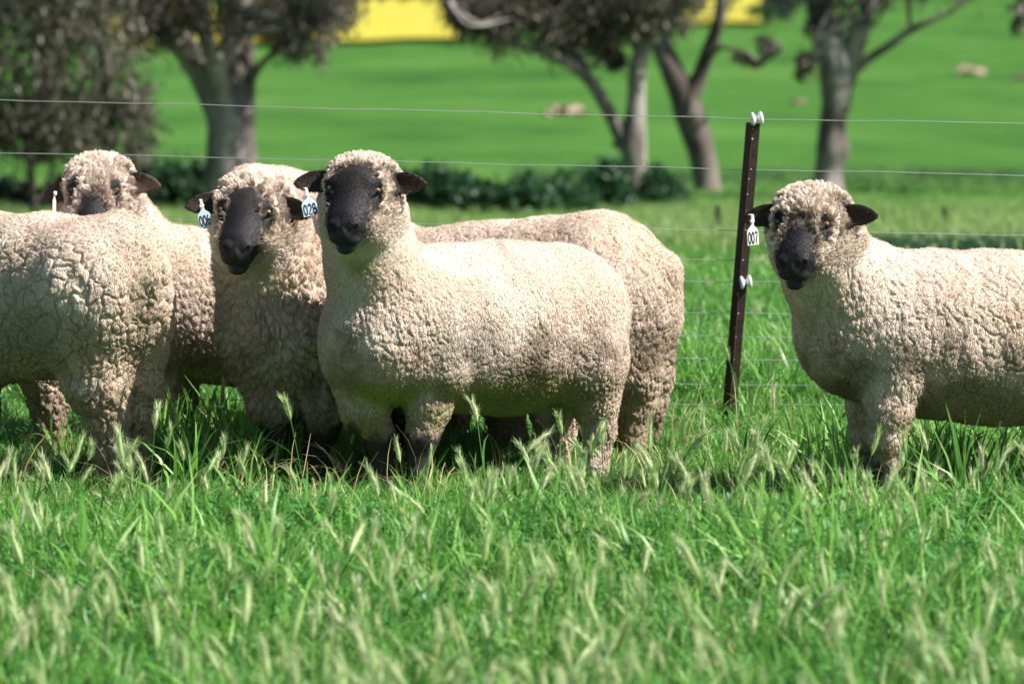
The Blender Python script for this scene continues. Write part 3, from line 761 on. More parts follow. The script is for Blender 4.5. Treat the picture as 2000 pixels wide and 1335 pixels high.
tree('gum tree with one leafy branch tip showing in the top right corner', YT4 + 1,
     [[(2230, 400, 0, 30), (2220, 250, 0, 26), (2190, 100, 0, 24), (2130, 0, -.2, 16), (2040, -20, -.3, 8), (1995, 15, -.4, 5)],
      [(2200, 120, 0, 20), (2240, -50, .2, 16), (2260, -200, .3, 9)]],
     [(1992, 40, -.4, 20, 28), (2010, 0, -.3, 40, 30), (2150, -80, 0, 160, 70), (2280, -150, 0, 220, 110)],
     6000, .10, M_BARK, M_LEAF, 26)
# shrubs (low weedy mallow) between the trees
sh = [(300, 395, 75, 52), (375, 400, 60, 60), (820, 405, 55, 58), (885, 408, 55, 52), (955, 412, 60, 45), (1030, 415, 50, 42), (1090, 412, 60, 46), (1165, 408, 62, 62), (1285, 398, 50, 42),
      (545, 410, 60, 46), (620, 414, 55, 44), (700, 412, 60, 46), (130, 405, 60, 30), (20, 405, 60, 30)]
desc = ['tall shrub left of the thick gum trunk', 'tall shrub touching the thick gum trunk', 'shrub just right of the front ram ear', 'second shrub right of the front ram ear', 'shrub above the back of the hindmost ram',
        'low shrub above the middle of the hindmost ram back', 'rounded shrub above the rump ram loin', 'largest shrub at the foot of the pale forked gum', 'small shrub right of the pale forked gum',
        'shrub hidden behind the neck of the ram tagged 006', 'shrub between the heads of the two tagged rams', 'shrub behind the head of the ram tagged 028', 'shrub behind the left ram head', 'shrub at the left picture edge']
for i, ((px, py, rx, ry), ds) in enumerate(zip(sh, desc)):
    ry *= 1.3; rx *= 1.1
    Y = ground_Y(px, py + 8) + (i % 3) * .4
    r = np.random.default_rng(50 + i); p0 = P(px, py, Y); g0 = float(gz(p0[0], Y))
    bl = [(P(px + r.uniform(-.5, .5) * rx, py - ry * r.uniform(.2, .75), Y + r.uniform(-.2, .2)), np.array([m(rx * .5, Y), .3, m(ry * .42, Y)])) for _ in range(5)] + [(P(px, py - ry * .3, Y), np.array([m(rx, Y), .35, m(ry * .4, Y)]))]
    root = empty('shrub', (p0[0], Y, g0)); tag(root, 'dark green ' + ds, 'shrub', 'low shrubs under the gum trees')
    V, F = foliage(bl, .075, 2600, 60 + i, .1, .8); link('foliage', mesh_np('foliage', V, F, False), M_SHRUB, root)
    tw = []
    for k in range(5):
        e = bl[k][0]; q, rr = resample([np.array([p0[0] + r.uniform(-.05, .05), Y, g0 - .02]), (e + p0) / 2, e], [.012, .008, .003], 6); tw.append(tube(q, rr, 5))
    V, F = join(tw); link('stem', mesh_np('stem', V, F), M_BARKD, root)
# far tree line beyond the fields, and timber lying in the far paddock
def far_tree(px, py, Y, w, h, seed, label):
    root = empty('distant_tree', P(px, py, Y)); tag(root, label, 'tree', 'dark trees along the far field edges')
    b = P(px, py, Y); b[2] = gz(b[0], Y); r = np.random.default_rng(seed)
    bl = [(b + np.array([r.uniform(-.35, .35) * w, r.uniform(-1, 1), h * r.uniform(.35, .8)]), np.array([w * .33, w * .33, h * .25])) for _ in range(6)]
    V, F = foliage(bl, w * .10, 900, seed, .2, .7); link('crown', mesh_np('crown', V, F, False), M_FARLEAF, root)
    q, rr = resample([b - np.array([0, 0, .3]), b + np.array([0, 0, h * .6])], [w * .04, w * .02], 6); V, F = tube(q, rr, 8)
    link('trunk', mesh_np('trunk', V, F), M_BARKD, root)
r_ = np.random.default_rng(3)
SEEN = {}
def far_label(px):
    b = far_base(px); SEEN[b] = SEEN.get(b, 0) + 1
    return ['first', 'second', 'third', 'fourth', 'fifth', 'sixth', 'seventh', 'eighth', 'ninth'][SEEN[b] - 1] + ' of the ' + b
def far_base(px):
    if px < 330: return 'dark distant trees behind the left bushy tree, counted from the left'
    if px < 640: return 'dark distant trees behind the thick two-stemmed gum, from the left'
    if px < 1000: return 'dark distant trees right of the canola, from the left'
    if px < 1300: return 'dark distant trees behind the forked pale gum, from the left'
    if px < 1580: return 'dark distant trees beyond the leaning dark gum, from the left'
    if px < 1760: return 'dark distant trees behind the knobbly gum, from the left'
    return 'dark distant trees on the top right ridge, from the left'
ft = []
for px in range(-60, 2080, 62):
    if 640 < px < 900: continue
    ft.append((px + r_.uniform(-12, 12), 'far'))
for k, (px, _) in enumerate(ft):
    base = 78 if px < 640 else (88 if px < 1250 else (48 if px < 1560 else (22 if px < 1800 else 6)))
    Y = ground_Y(px, base + r_.uniform(-8, 0))
    far_tree(px, base, Y, m(85 + r_.uniform(-20, 25), Y), m(95 + r_.uniform(-20, 40), Y), 300 + k, far_label(px))
for px, py, ds in ((925, 84, 'nearest'), (905, 60, 'middle'), (870, 26, 'farthest'), (1492, 56, 'lone')):
    Y = ground_Y(px, py); far_tree(px, py, Y, m(60, Y), m(70, Y), 390 + px, ds + (' dark distant tree at the right end of the big yellow canola field' if px < 1000 else ' dark distant tree at the right end of the small canola patch'))
for k, px in enumerate(range(640, 900, 55)):
    Y = ground_Y(px, 3); far_tree(px, 3, Y, m(80, Y), m(60, Y), 400 + k, ['first', 'second', 'third', 'fourth', 'fifth'][k] + ' from the left of the dark trees on the ridge behind the canola')

def log_pile(px, py, w, h, label, seed, name='fallen_log', cat='log'):
    Y = ground_Y(px, py + h / 2); r = np.random.default_rng(seed); parts = []
    for k in range(6):
        t0, t1 = sorted(r.uniform(0, 1, 2)); t1 = min(1, t0 + max(.35, t1 - t0)); hh = r.uniform(.1, .5) * (1 - abs((t0 + t1) / 2 - .4))
        a = P(px - w / 2 + t0 * w, py, Y + r.uniform(-.5, .5)); b = P(px - w / 2 + t1 * w, py, Y + r.uniform(-.5, .5))
        a[2] = gz(a[0], a[1]) + m(h, Y) * r.uniform(0, .5) * hh; b[2] = gz(b[0], b[1]) + m(h, Y) * hh
        q, rr = resample([a, (a + b) / 2 + r.normal(size=3) * .08, b], [m(h * .16, Y), m(h * .26, Y), m(h * .10, Y)], 10); parts.append(tube(q, rr, 10, .7, seed + k))
    V, F = join(parts); o = link(name, mesh_np(name, V, F), M_ROCK); tag(o, label, cat)
log_pile(1105, 208, 90, 32, 'grey-pink fallen timber lying in the middle of the far green paddock', 1)
log_pile(1895, 132, 74, 26, 'brown fallen log heap on the far right slope', 2)
log_pile(1992, 146, 30, 16, 'small log piece at the right picture edge on the slope', 3)
log_pile(1557, 197, 24, 16, 'small pale stump in the far paddock left of the knobbly gum', 4, 'tree_stump', 'stump')

# second, distant wire fence
M_POST = simple('rusty_steel', (.040, .022, .018), .55, .3, var=.5, scale=60); M_WIRE = simple('galvanised_wire', (.55, .56, .57), .35, .8, var=.1)
M_PORC = simple('white_insulator', (.75, .78, .82), .2, var=.03); M_PALE = simple('bare_steel', (.45, .44, .42), .4, .6, var=.1)
far_f = empty('wire_fence', P(1845, 455, 29)); tag(far_f, 'faint distant wire fence of thin posts across the paddock on the right', 'fence')
for px, top, bot in ((1845, 405, 462), (1402, 402, 478), (1803, 330, 352)):
    Y = ground_Y(px, bot); a = P(px, bot, Y); b = P(px, top, Y); V, F = tube([a - np.array([0, 0, .1]), (a + b) / 2, b], [.022, .022, .02], 6)
    link('post', mesh_np('post', V, F), M_POST, far_f)

# ------------------------------------------------------------------ near fence
YF = 13.84
def YFx(px): return YF + (px - 1450) * .00020
fence = empty('wire_fence', (P(1420, 800, YF)[0], YF, 0)); tag(fence, 'plain wire fence on a leaning rusty steel post behind the sheep', 'fence')
WY = [(195, 232, 241), (298, 331, 342), (421, 450, 459), (482, 508, 514), (527, 551, 557), (590, 612, 617), (637, 658, 662), (683, 702, 706), (729, 751, 755), (775, 790, 793)]
for k, (a, b, c) in enumerate(WY):
    xs = np.linspace(-500, 2500, 61); pts = []
    for x in xs:
        y = a + (b - a) * (x / 1460) if x < 1460 else b + (c - b) * ((x - 1460) / 540)
        y += .8 * math.sin(x * .013 + k) + .5 * math.sin(x * .031 + 2 * k)
        pts.append(P(x, y, YFx(x)))
    V, F = tube(pts, [.00145] * len(pts), 6); link('wire', mesh_np('wire', V, F), M_WIRE, fence)
# star picket
top = P(1471, 240, YF - .012); bot = P(1418, 822, YF - .012); bot[2] = -.1
ax = (top - bot); Lp = np.linalg.norm(ax); ax /= Lp
side = np.array([1, 0, 0]) - ax * ax[0]; side /= np.linalg.norm(side); dep = np.cross(side, ax)
if dep[1] > 0: dep = -dep      # towards the camera
def star(z0, z1):
    prof = []
    for ang in (200, -5, 98):
        a = math.radians(ang); d = np.array([math.cos(a), -math.sin(a)]); n_ = np.array([-d[1], d[0]])
        prof += [(d * .026 if ang != 98 else d * .03, n_)]
    bm = bmesh.new()
    for d, n_ in prof:
        q = [d * 0 - n_ * .002, d - n_ * .0016, d + n_ * .0016, d * 0 + n_ * .002]
        lo_ = [bm.verts.new(bot + side * x[0] + dep * -x[1] + ax * z0) for x in q]; hi_ = [bm.verts.new(bot + side * x[0] + dep * -x[1] + ax * z1) for x in q]
        bm.faces.new(lo_[::-1]); bm.faces.new(hi_)
        for i in range(4): bm.faces.new((lo_[i], lo_[(i + 1) % 4], hi_[(i + 1) % 4], hi_[i]))
    bmesh.ops.recalc_face_normals(bm, faces=bm.faces)
    me = bpy.data.meshes.new('post'); bm.to_mesh(me); bm.free(); return me
post = link('post', star(0, Lp), M_POST, fence)
def sub(o, t): o.parent = t; o.matrix_parent_inverse = Matrix.Identity(4); return o
def lathe(prof, c, axis, seg=20):
    axis = np.array(axis, float); axis /= np.linalg.norm(axis); u = np.cross(axis, [0, 0, 1.]); u /= np.linalg.norm(u); v = np.cross(axis, u)
    V = []; a = np.linspace(0, 2 * np.pi, seg, endpoint=False)
    for t, r in prof: V.append(c + axis * t + r * (np.cos(a)[:, None] * u + np.sin(a)[:, None] * v))
    V = np.concatenate(V); F = [(i * seg + j, i * seg + (j + 1) % seg, (i + 1) * seg + (j + 1) % seg, (i + 1) * seg + j) for i in range(len(prof) - 1) for j in range(seg)]
    return V, np.array(F)
spool = [(-.021, .001), (-.021, .012), (-.0205, .0205), (-.016, .0245), (-.011, .0235), (-.006, .015), (-.003, .0095), (.003, .0095), (.006, .015), (.011, .0235), (.016, .0245), (.0205, .0205), (.021, .012), (.021, .001)]
for px, py in ((1478, 232), (1456, 551)):
    c = P(px, py, YF - .030); V, F = lathe(spool, c, (1, .12, .12))
    o = sub(link('insulator', mesh_np('insulator', V, F), M_PORC), post)
# holes / ties down the post
for k, (py) in enumerate((252, 272, 331, 350, 380, 410, 450, 508, 530, 575, 612, 640, 658, 702, 725, 751, 790)):
    t = (py - 240) / (822 - 240.); px = 1471 + (1418 - 1471) * t; wire = py in (331, 450, 508, 612, 658, 702, 751, 790)
    c = P(px + (4 if wire else 1), py, YF - .017); V, F = lathe([(-.0015, .0005), (-.0015, .0034 if not wire else .0028), (.003, .0034 if not wire else .0028)], c, (0.1, 1, 0), 8)
    sub(link('wire_clip' if wire else 'bolt_hole', mesh_np('clip', V, F), M_PALE), post)

# ------------------------------------------------------------------ the flock
def hp(px, py, Y): return P(px, py, Y)
d0 = 12.2
# A: the front ram, tag 028
hA = Head(hp(703, 374, d0 - .20), -13, 12, 2, 1.06, face=1.32, earL=(6, 14), earR=(2, -5), patch=1.35, forehead=.016,
          tagged=('028', 604, 402, d0 - .27, 31, 40, -12, 16, M_TAG, M_INK, 7))
def dirtA(V, n, z, mix, n1, n2, n3):
    c = P(700, 515, d0 - .3); d = np.linalg.norm((V - c) * np.array([1, .6, 1.2]), axis=1); mix(GRASS_GREEN, sstep(.095, .03, d + .04 * (n2 - .5)) * .85)
    c = P(770, 800, d0); d = np.linalg.norm((V - c) * np.array([.7, .5, 1.5]), axis=1); mix(GRASS_GREEN * 1.1, sstep(.20, .05, d) * .7 * sstep(.3, -.3, n[:, 2]))  # greener on downward faces around the brisket
    c = P(935, 690, d0); d = np.linalg.norm((V - c)[:, [0, 2]], axis=1); mix(GREY * .75, sstep(.16, .05, d + .1 * (n2 - .5)) * .4)
    c = P(900, 490, d0); d = np.linalg.norm((V - c)[:, [0, 2]] * np.array([.6, 2]), axis=1); mix(np.array([.62, .62, .64]), sstep(.09, .02, d) * .15)
    c = P(985, 495, d0); q = (V - c); d = np.abs(q[:, 0] * .75 + q[:, 2] * .55); mix(GREY * .8, sstep(.012, .003, d + .02 * (n2 - .5)) * sstep(.09, .05, np.linalg.norm(q[:, [0, 2]], axis=1)) * .7)
    mix(GRASS_GREEN * 1.2, sstep(.37, .33, z) * sstep(-.2, -.8, n[:, 2]) * .5)  # greener on low downward faces
build_sheep('front ram facing the camera, black face and blue-white ear tag reading 028', d0,
    [(752, 660, -.02, 132), (800, 630, .05, 145), (890, 640, .16, 160), (985, 640, .28, 167), (1070, 625, .38, 150), (1100, 612, .42, 128)], .10,
    [[(835, 700, .0, 72), (838, 790, -.04, 46), (824, 855, -.06, 33), (818, 890, -.06, 21), (815, None, -.07, 25)],
     [(700, 715, -.02, 66), (712, 800, -.04, 47), (738, 850, -.02, 33), (745, 890, -.02, 20), (748, None, -.03, 24)],
     [(1130, 690, .30, 86), (1160, 780, .30, 50), (1172, 840, .30, 32), (1168, 880, .3, 24), (1165, None, .28, 26)],
     [(1080, 700, .50, 90), (1085, 800, .50, 52), (1088, 850, .50, 36), (1085, None, .50, 26)]],
    [([(760, 590, .02, 112), (730, 520, -.06, 96), (712, 440, -.12, 84), (706, 390, -.14, 70)], .10), ([(1110, 640, .34, 112), (1138, 700, .30, 92)], .08), ([(850, 640, -.045, 66), (868, 720, -.055, 56)], .05)],
    hA, amp=.0048, cell=.0155, stretch=.55, nstrand=80000, slen=.008, blackleg=.185, hindx=.02, dirtfn=dirtA, seed=1, chest=(-.40, -.10, .28), crease=(.0040, .026, .30))
# B: tag 006
dB = 12.52
hB = Head(hp(487, 415, dB - .22), -8, 13, 3, 1.06, face=1.22, earL=(10, 16), earR=(12, 12), patch=1.2, forehead=.012,
          tagged=('006', 399, 424, dB - .28, 26, 39, -12, 10, M_TAG, M_INK, 7))
def curlB(V): return np.full(len(V), .5)
build_sheep('woolly ram with ear tag reading 006, standing to the left of the front ram', dB,
    [(545, 655, -.05, 118), (585, 640, .06, 128), (650, 640, .16, 132), (740, 645, .30, 128), (800, 645, .34, 118)], .10,
    [[(628, 715, -.06, 62), (640, 790, -.09, 45), (628, 840, -.09, 33), (615, 880, -.09, 25), (612, None, -.1, 27)],
     [(505, 700, -.06, 55), (525, 790, -.06, 40), (545, 850, -.06, 27), (548, 890, -.06, 23), (548, None, -.07, 26)],
     [(790, 720, .30, 70), (800, 810, .3, 42), (800, None, .3, 26)], [(770, 720, .5, 60), (770, 810, .5, 36), (770, None, .5, 26)]],
    [([(535, 590, -.02, 108), (525, 520, -.07, 104), (512, 455, -.12, 92), (498, 420, -.12, 72)], .10)],
    hB, amp=.0125, cell=.023, nstrand=80000, slen=.011, blackleg=.185, curlfn=curlB, seed=2, hw=.05)
# C: rump to the right
dC = 13.0
def dirtC(V, n, z, mix, n1, n2, n3):
    c = P(1265, 715, dC - .2); d = np.linalg.norm((V - c)[:, [0, 2]], axis=1); mix(DIRT_SHADE, sstep(.07, .02, d + .05 * (n2 - .5)) * .8)
build_sheep('large ram behind the front one, pale rump to the right and its head hidden', dC,
    [(1165, 560, .0, 148), (1060, 575, .10, 146), (960, 585, .20, 148), (880, 590, .27, 145), (810, 585, .32, 130)], .10,
    [[(1215, 650, -.04, 100), (1232, 730, -.06, 60), (1238, 790, -.04, 40), (1232, 840, -.04, 30), (1238, None, -.04, 26)],
     [(1262, 640, .02, 68), (1272, 730, .05, 45), (1268, 790, .05, 34), (1262, 840, .08, 27), (1262, None, .08, 26)],
     [(960, 700, .10, 60), (985, 800, .10, 42), (995, 850, .10, 34), (990, None, .10, 26)],
     [(880, 700, .34, 60), (885, 800, .34, 36), (885, None, .34, 26)]],
    [([(1180, 570, -.02, 148), (1222, 580, -.01, 112)], .08), ([(1238, 520, -.05, 78), (1288, 535, -.06, 46), (1300, 575, -.06, 26)], .035), ([(780, 560, .34, 112), (700, 470, .38, 92), (610, 408, .40, 68), (540, 392, .40, 66), (490, 385, .38, 64)], .08)],
    None, vox=.0050, amp=.006, cell=.020, nstrand=70000, slen=.009, crease=(.005, .055, .6), blackleg=.0, dirtfn=dirtC, seed=3, chest=(-9, -8, .5))
# D: head over the left ram
dD = 13.34
hD = Head(hp(192, 372, dD - .30), -4, 16, 0, 1.07, face=.72, earL=(38, 10), earR=(12, -8), patch=1.0, woolly=1.08,
          brown=.9, tagged=(None, 106, 398, dD - .42, 17, 34, 5, 76, M_TAGW, M_INK, 2))
build_sheep('ram at the left whose head rises over the back of the ram turned away', dD,
    [(310, 580, -.02, 136), (370, 592, 0, 146), (470, 600, .04, 148), (560, 600, .06, 142), (620, 600, .06, 120)], .10,
    [[(325, 680, -.10, 55), (322, 770, -.10, 34), (320, None, -.10, 25)], [(350, 680, .12, 55), (352, 770, .12, 34), (352, None, .12, 25)],
     [(590, 690, -.10, 60), (600, 790, -.10, 34), (600, None, -.10, 25)], [(600, 690, .14, 60), (610, 790, .14, 34), (610, None, .14, 25)]],
    [([(290, 560, -.04, 120), (245, 480, -.10, 92), (205, 410, -.16, 80), (196, 385, -.18, 66)], .09), ([(445, 690, .0, 40), (446, 735, 0, 14)], .03)],
    hD, vox=.0046, amp=.006, cell=.017, nstrand=60000, slen=.010, blackleg=.12, seed=4, curlfn=lambda V: np.full(len(V), .1))
# E: rump to the camera at the left
dE = 12.2
def dirtE(V, n, z, mix, n1, n2, n3):
    mix(TAN * .95, sstep(.70, .50, z) * sstep(.3, .6, n1) * .5)
    c = P(285, 600, dE - .2); d = np.linalg.norm((V - c)[:, [0, 2]] * np.array([1.2, .8]), axis=1); mix(DIRT_SHADE * .8, sstep(.07, .02, d + .08 * (n2 - .5)) * .4)
    mix(DIRT_SHADE * 1.2, sstep(.34, .20, z + .1 * (n2 - .5)) * sstep(.4, .6, n2) * .7)
    c = P(60, 640, dE); d = np.linalg.norm((V - c)[:, [0, 2]], axis=1); mix(GREY * .6, sstep(.16, .04, d + .1 * (n2 - .5)) * .5)
build_sheep('ram at the left edge turned away, its creased rump and docked tail to the camera', dE,
    [(180, 575, .02, 150), (90, 578, .20, 158), (-20, 585, .42, 165), (-130, 590, .62, 162), (-220, 595, .78, 150)], .10,
    [[(175, 650, -.02, 108), (188, 750, -.04, 66), (205, 810, -.03, 46), (216, 870, -.02, 34), (214, None, -.02, 30)],
     [(272, 650, .06, 66), (268, 750, .08, 44), (272, 820, .08, 29), (270, 870, .08, 24), (268, None, .08, 26)],
     [(-60, 700, .45, 70), (-40, 800, .45, 40), (-40, None, .45, 26)], [(80, 700, .85, 60), (95, 790, .85, 38), (95, None, .85, 26)]],
    [([(205, 570, .0, 140), (250, 590, .02, 92)], .08), ([(236, 472, -.03, 58), (266, 494, -.07, 58), (283, 530, -.085, 50), (280, 575, -.06, 46)], .08),
     ([(-260, 560, .85, 110), (-340, 470, .9, 88), (-380, 400, .9, 72), (-430, 430, .85, 50)], .09)],
    None, amp=.0075, cell=.023, nstrand=110000, slen=.009, blackleg=.0, dirtfn=dirtE, seed=5, tailp=P(268, 500, dE), chest=(-9, -8, .5), stretch=.75, crease=(.0095, .058, .75))
# F: tag 007
dF = 12.0
hF = Head(hp(1580, 438, dF - .20), -20, 14, 1, 1.06, face=.92, earL=(12, 8), earR=(2, -8), patch=1.0, woolly=1.06,
          tagged=('007', 1470, 457, dF - .31, 25, 44, -4, 22, M_TAGW, M_INKB, 7))
def dirtF(V, n, z, mix, n1, n2, n3):
    c = P(1650, 770, dF - .2); d = np.linalg.norm((V - c)[:, [0, 2]], axis=1); mix(DIRT_SHADE * .5, sstep(.07, .01, d + .05 * (n2 - .5)) * .85)
    mix(np.array([.60, .44, .32]), sstep(.55, .75, n1) * sstep(.45, .75, z) * .2)
    mix(DIRT_SHADE * 1.2, sstep(.40, .34, z) * sstep(-.2, -.8, n[:, 2]) * .6)
build_sheep('ram on the right standing side-on by the post, white ear tag reading 007', dF,
    [(1668, 655, -.02, 118), (1720, 645, .0, 140), (1820, 652, .06, 160), (1950, 660, .12, 168), (2100, 655, .18, 165), (2200, 640, .22, 150)], .10,
    [[(1738, 720, -.10, 66), (1738, 800, -.14, 47), (1732, 860, -.14, 34), (1734, 900, -.14, 22), (1732, None, -.15, 26)],
     [(1690, 720, .12, 56), (1690, 800, .14, 38), (1690, 860, .14, 27), (1698, 900, .14, 22), (1698, None, .14, 26)],
     [(2230, 700, .05, 80), (2240, 800, .05, 44), (2240, None, .05, 26)], [(2180, 700, .35, 80), (2190, 800, .35, 44), (2190, None, .35, 26)]],
    [([(1665, 600, -.03, 112), (1632, 545, -.08, 102), (1602, 490, -.12, 92), (1588, 450, -.14, 74)], .10), ([(1730, 590, .0, 98), (1690, 560, -.02, 90)], .10), ([(1742, 650, -.085, 70), (1752, 740, -.12, 60)], .05)],
    hF, amp=.0048, cell=.017, nstrand=90000, slen=.009, blackleg=.11, dirtfn=dirtF, seed=6, chest=(1.05, 1.42, .35), stretch=.5, crease=(.006, .042, .28))

# ------------------------------------------------------------------ grass
def blade(r, L, w, lean, twist=0.):
    """curved folded blade: returns V(10,3) F(4 quads)"""
    a = r.uniform(0, 2 * math.pi); d = np.array([math.cos(a), math.sin(a), 0]); s = np.array([-d[1], d[0], 0])
    V = []; n = 5
    for i in range(n):
        t = i / (n - 1); ang = lean * (t ** 1.4) ; 
        p = d * L * (math.sin(ang) * t * .9) + np.array([0, 0, L * t * math.cos(ang * .8)])
        ww = w * (1 - t ** 2.2) * .5 + .0003; tw = twist * t
        sv = s * math.cos(tw) + d * math.sin(tw)
        V += [p - sv * ww, p + sv * ww]
    F = [(2 * i, 2 * i + 1, 2 * i + 3, 2 * i + 2) for i in range(n - 1)]
    return np.array(V), np.array(F)
def tuft(seed, n, L0, L1, w, rad, lean):
    r = np.random.default_rng(seed); parts = []
    for _ in range(n):
        V, F = blade(r, r.uniform(L0, L1), w * r.uniform(.6, 1.3), r.uniform(*lean), r.uniform(-2, 2))
        q = r.normal(size=2) * rad; V = V + np.array([q[0], q[1], 0]); parts.append((V, F))
    return join(parts)
def clover(seed):
    r = np.random.default_rng(seed); parts = []
    for _ in range(9):
        h = r.uniform(.03, .12); q = r.normal(size=2) * .045; n = r.integers(3, 6)
        for k in range(n):
            a = r.uniform(0, 6.28); L = r.uniform(.010, .026); d = np.array([math.cos(a), math.sin(a), r.uniform(-.2, .7)]); s = np.cross(d, [0, 0, 1.]); s /= np.linalg.norm(s); w = L * .32
            c = np.array([q[0], q[1], h + r.uniform(-.02, .02)])
            parts.append((np.array([c, c + d * L * .55 + s * w, c + d * L, c + d * L * .55 - s * w]), np.array([[0, 1, 2, 3]])))
        c = np.array([q[0], q[1], 0]); parts.append((np.array([c - [.001, 0, 0], c + [.001, 0, 0], c + [.001, 0, h], c + [-.001, 0, h]]), np.array([[0, 1, 2, 3]])))
    return join(parts)
def seedhead(seed):
    r = np.random.default_rng(seed); H = r.uniform(.15, .27); lean = r.uniform(.0, .26); a = r.uniform(0, 6.28); d = np.array([math.cos(a), math.sin(a), 0])
    def pos(t): return d * H * lean * t * t * 1.1 + np.array([0, 0, H * t * (1 - .25 * lean * t)])
    ts = np.linspace(0, 1, 8); parts = []
    st = tube([pos(t) for t in ts], [.0013] * 8, 4)
    tip = pos(1.); ax_ = pos(1.) - pos(.9); ax_ /= np.linalg.norm(ax_); bend = d * r.uniform(-.1, .55)
    Lh = r.uniform(.048, .085)
    def hpnt(t): return tip + ax_ * Lh * t + bend * Lh * t * t * .45
    ts = np.linspace(0, 1, 7); body = tube([hpnt(t) for t in ts], [.0016, .0046, .0060, .0062, .0052, .0036, .0006], 6)
    u = np.cross(ax_, [.3, .5, 1.]); u /= np.linalg.norm(u); v = np.cross(ax_, u)
    for k in range(90):
        t = r.uniform(.0, 1); an = r.uniform(0, 6.28); o = u * math.cos(an) + v * math.sin(an); b = hpnt(t) + o * .003
        dd = (hpnt(min(1, t + .1)) - hpnt(max(0, t - .1))); dd /= np.linalg.norm(dd)
        e = b + (dd + o * r.uniform(.2, .60)) * r.uniform(.016, .032); s = np.cross(e - b, o); s /= np.linalg.norm(s) + 1e-9
        parts.append((np.array([b - s * .0009, b + s * .0009, e + s * .0002, e - s * .0002]), np.array([[0, 1, 2, 3]])))
    leaf, lf = blade(r, r.uniform(.12, .2), .006, r.uniform(.5, 1.2)); leaf = leaf + pos(.35)
    return join([st, (leaf, lf)]), join([body] + parts)
GREENS = [(.022, .090, .012), (.062, .21, .026), (.12, .33, .050), (.22, .46, .09), (.42, .62, .22)]
M_GRASS = leafy('pasture_grass', GREENS, .42, .40)
M_GRASSD = leafy('short_leafy_herb', [(.03, .14, .03), (.07, .26, .05), (.15, .37, .10)], .45, .3)
M_SEED = leafy('pale_seed_head', [(.30, .50, .15), (.48, .64, .28), (.64, .72, .42), (.62, .58, .42)], .6, .35)
M_STEM = leafy('grass_stem', [(.06, .20, .04), (.14, .28, .07)], .5, .3)
M_FLOWER = leafy('orange_flower', [(.75, .25, .02), (.8, .45, .03)], .6, .3)
M_DRY = leafy('dry_blade', [(.35, .28, .13), (.5, .42, .22)], .6, .3)
src = bpy.data.collections.new('grass_kinds')
def src_obj(name, parts):
    """parts list of (V,F,mat)"""
    V, F = join([(v, f) for v, f, _ in parts]); me = mesh_np(name, V, F, True); o = bpy.data.objects.new(name, me)
    idx = []
    for k, (v, f, mt) in enumerate(parts): me.materials.append(mt); idx += [k] * len(f)
    me.polygons.foreach_set('material_index', np.array(idx, np.int32)); src.objects.link(o)
names = []
for i in range(6): V, F = tuft(100 + i, 26, .05, .16, .0055, .032, (.1, 1.3)); src_obj('a%02d_tuft' % i, [(V, F, M_GRASS)])
for i in range(3): V, F = clover(120 + i); src_obj('b%02d_herb' % i, [(V, F, M_GRASSD)])
for i in range(3): V, F = tuft(140 + i, 8, .13, .25, .0115, .025, (.15, 1.1)); src_obj('c%02d_tall' % i, [(V, F, M_GRASS)])
for i in range(8):
    a, b = seedhead(160 + i); src_obj('d%02d_seed' % i, [(a[0], a[1], M_STEM), (b[0], b[1], M_SEED)])
for i in range(1):
    V, F = clover(200); src_obj('e%02d_flower' % i, [(V[:40] * np.array([.35, .35, 1.1]), F[:10], M_FLOWER)])
V, F = tuft(210, 6, .1, .22, .004, .03, (.3, 1.6)); src_obj('f00_dry', [(V, F, M_DRY)])

for i in range(2): V, F = clover(220 + i); src_obj('g%02d_shade_herb' % i, [(V, F, M_SHRUB)])  # dark herb kinds for the bands that imitate tree shade
for i in range(2): V, F = tuft(230 + i, 14, .08, .2, .010, .05, (.2, 1.2)); src_obj('h%02d_pale' % i, [(V, F, leafy('pale_grass', [(.14, .28, .06), (.30, .42, .14)], .5, .4) if i == 0 else bpy.data.materials['pale_grass'])])

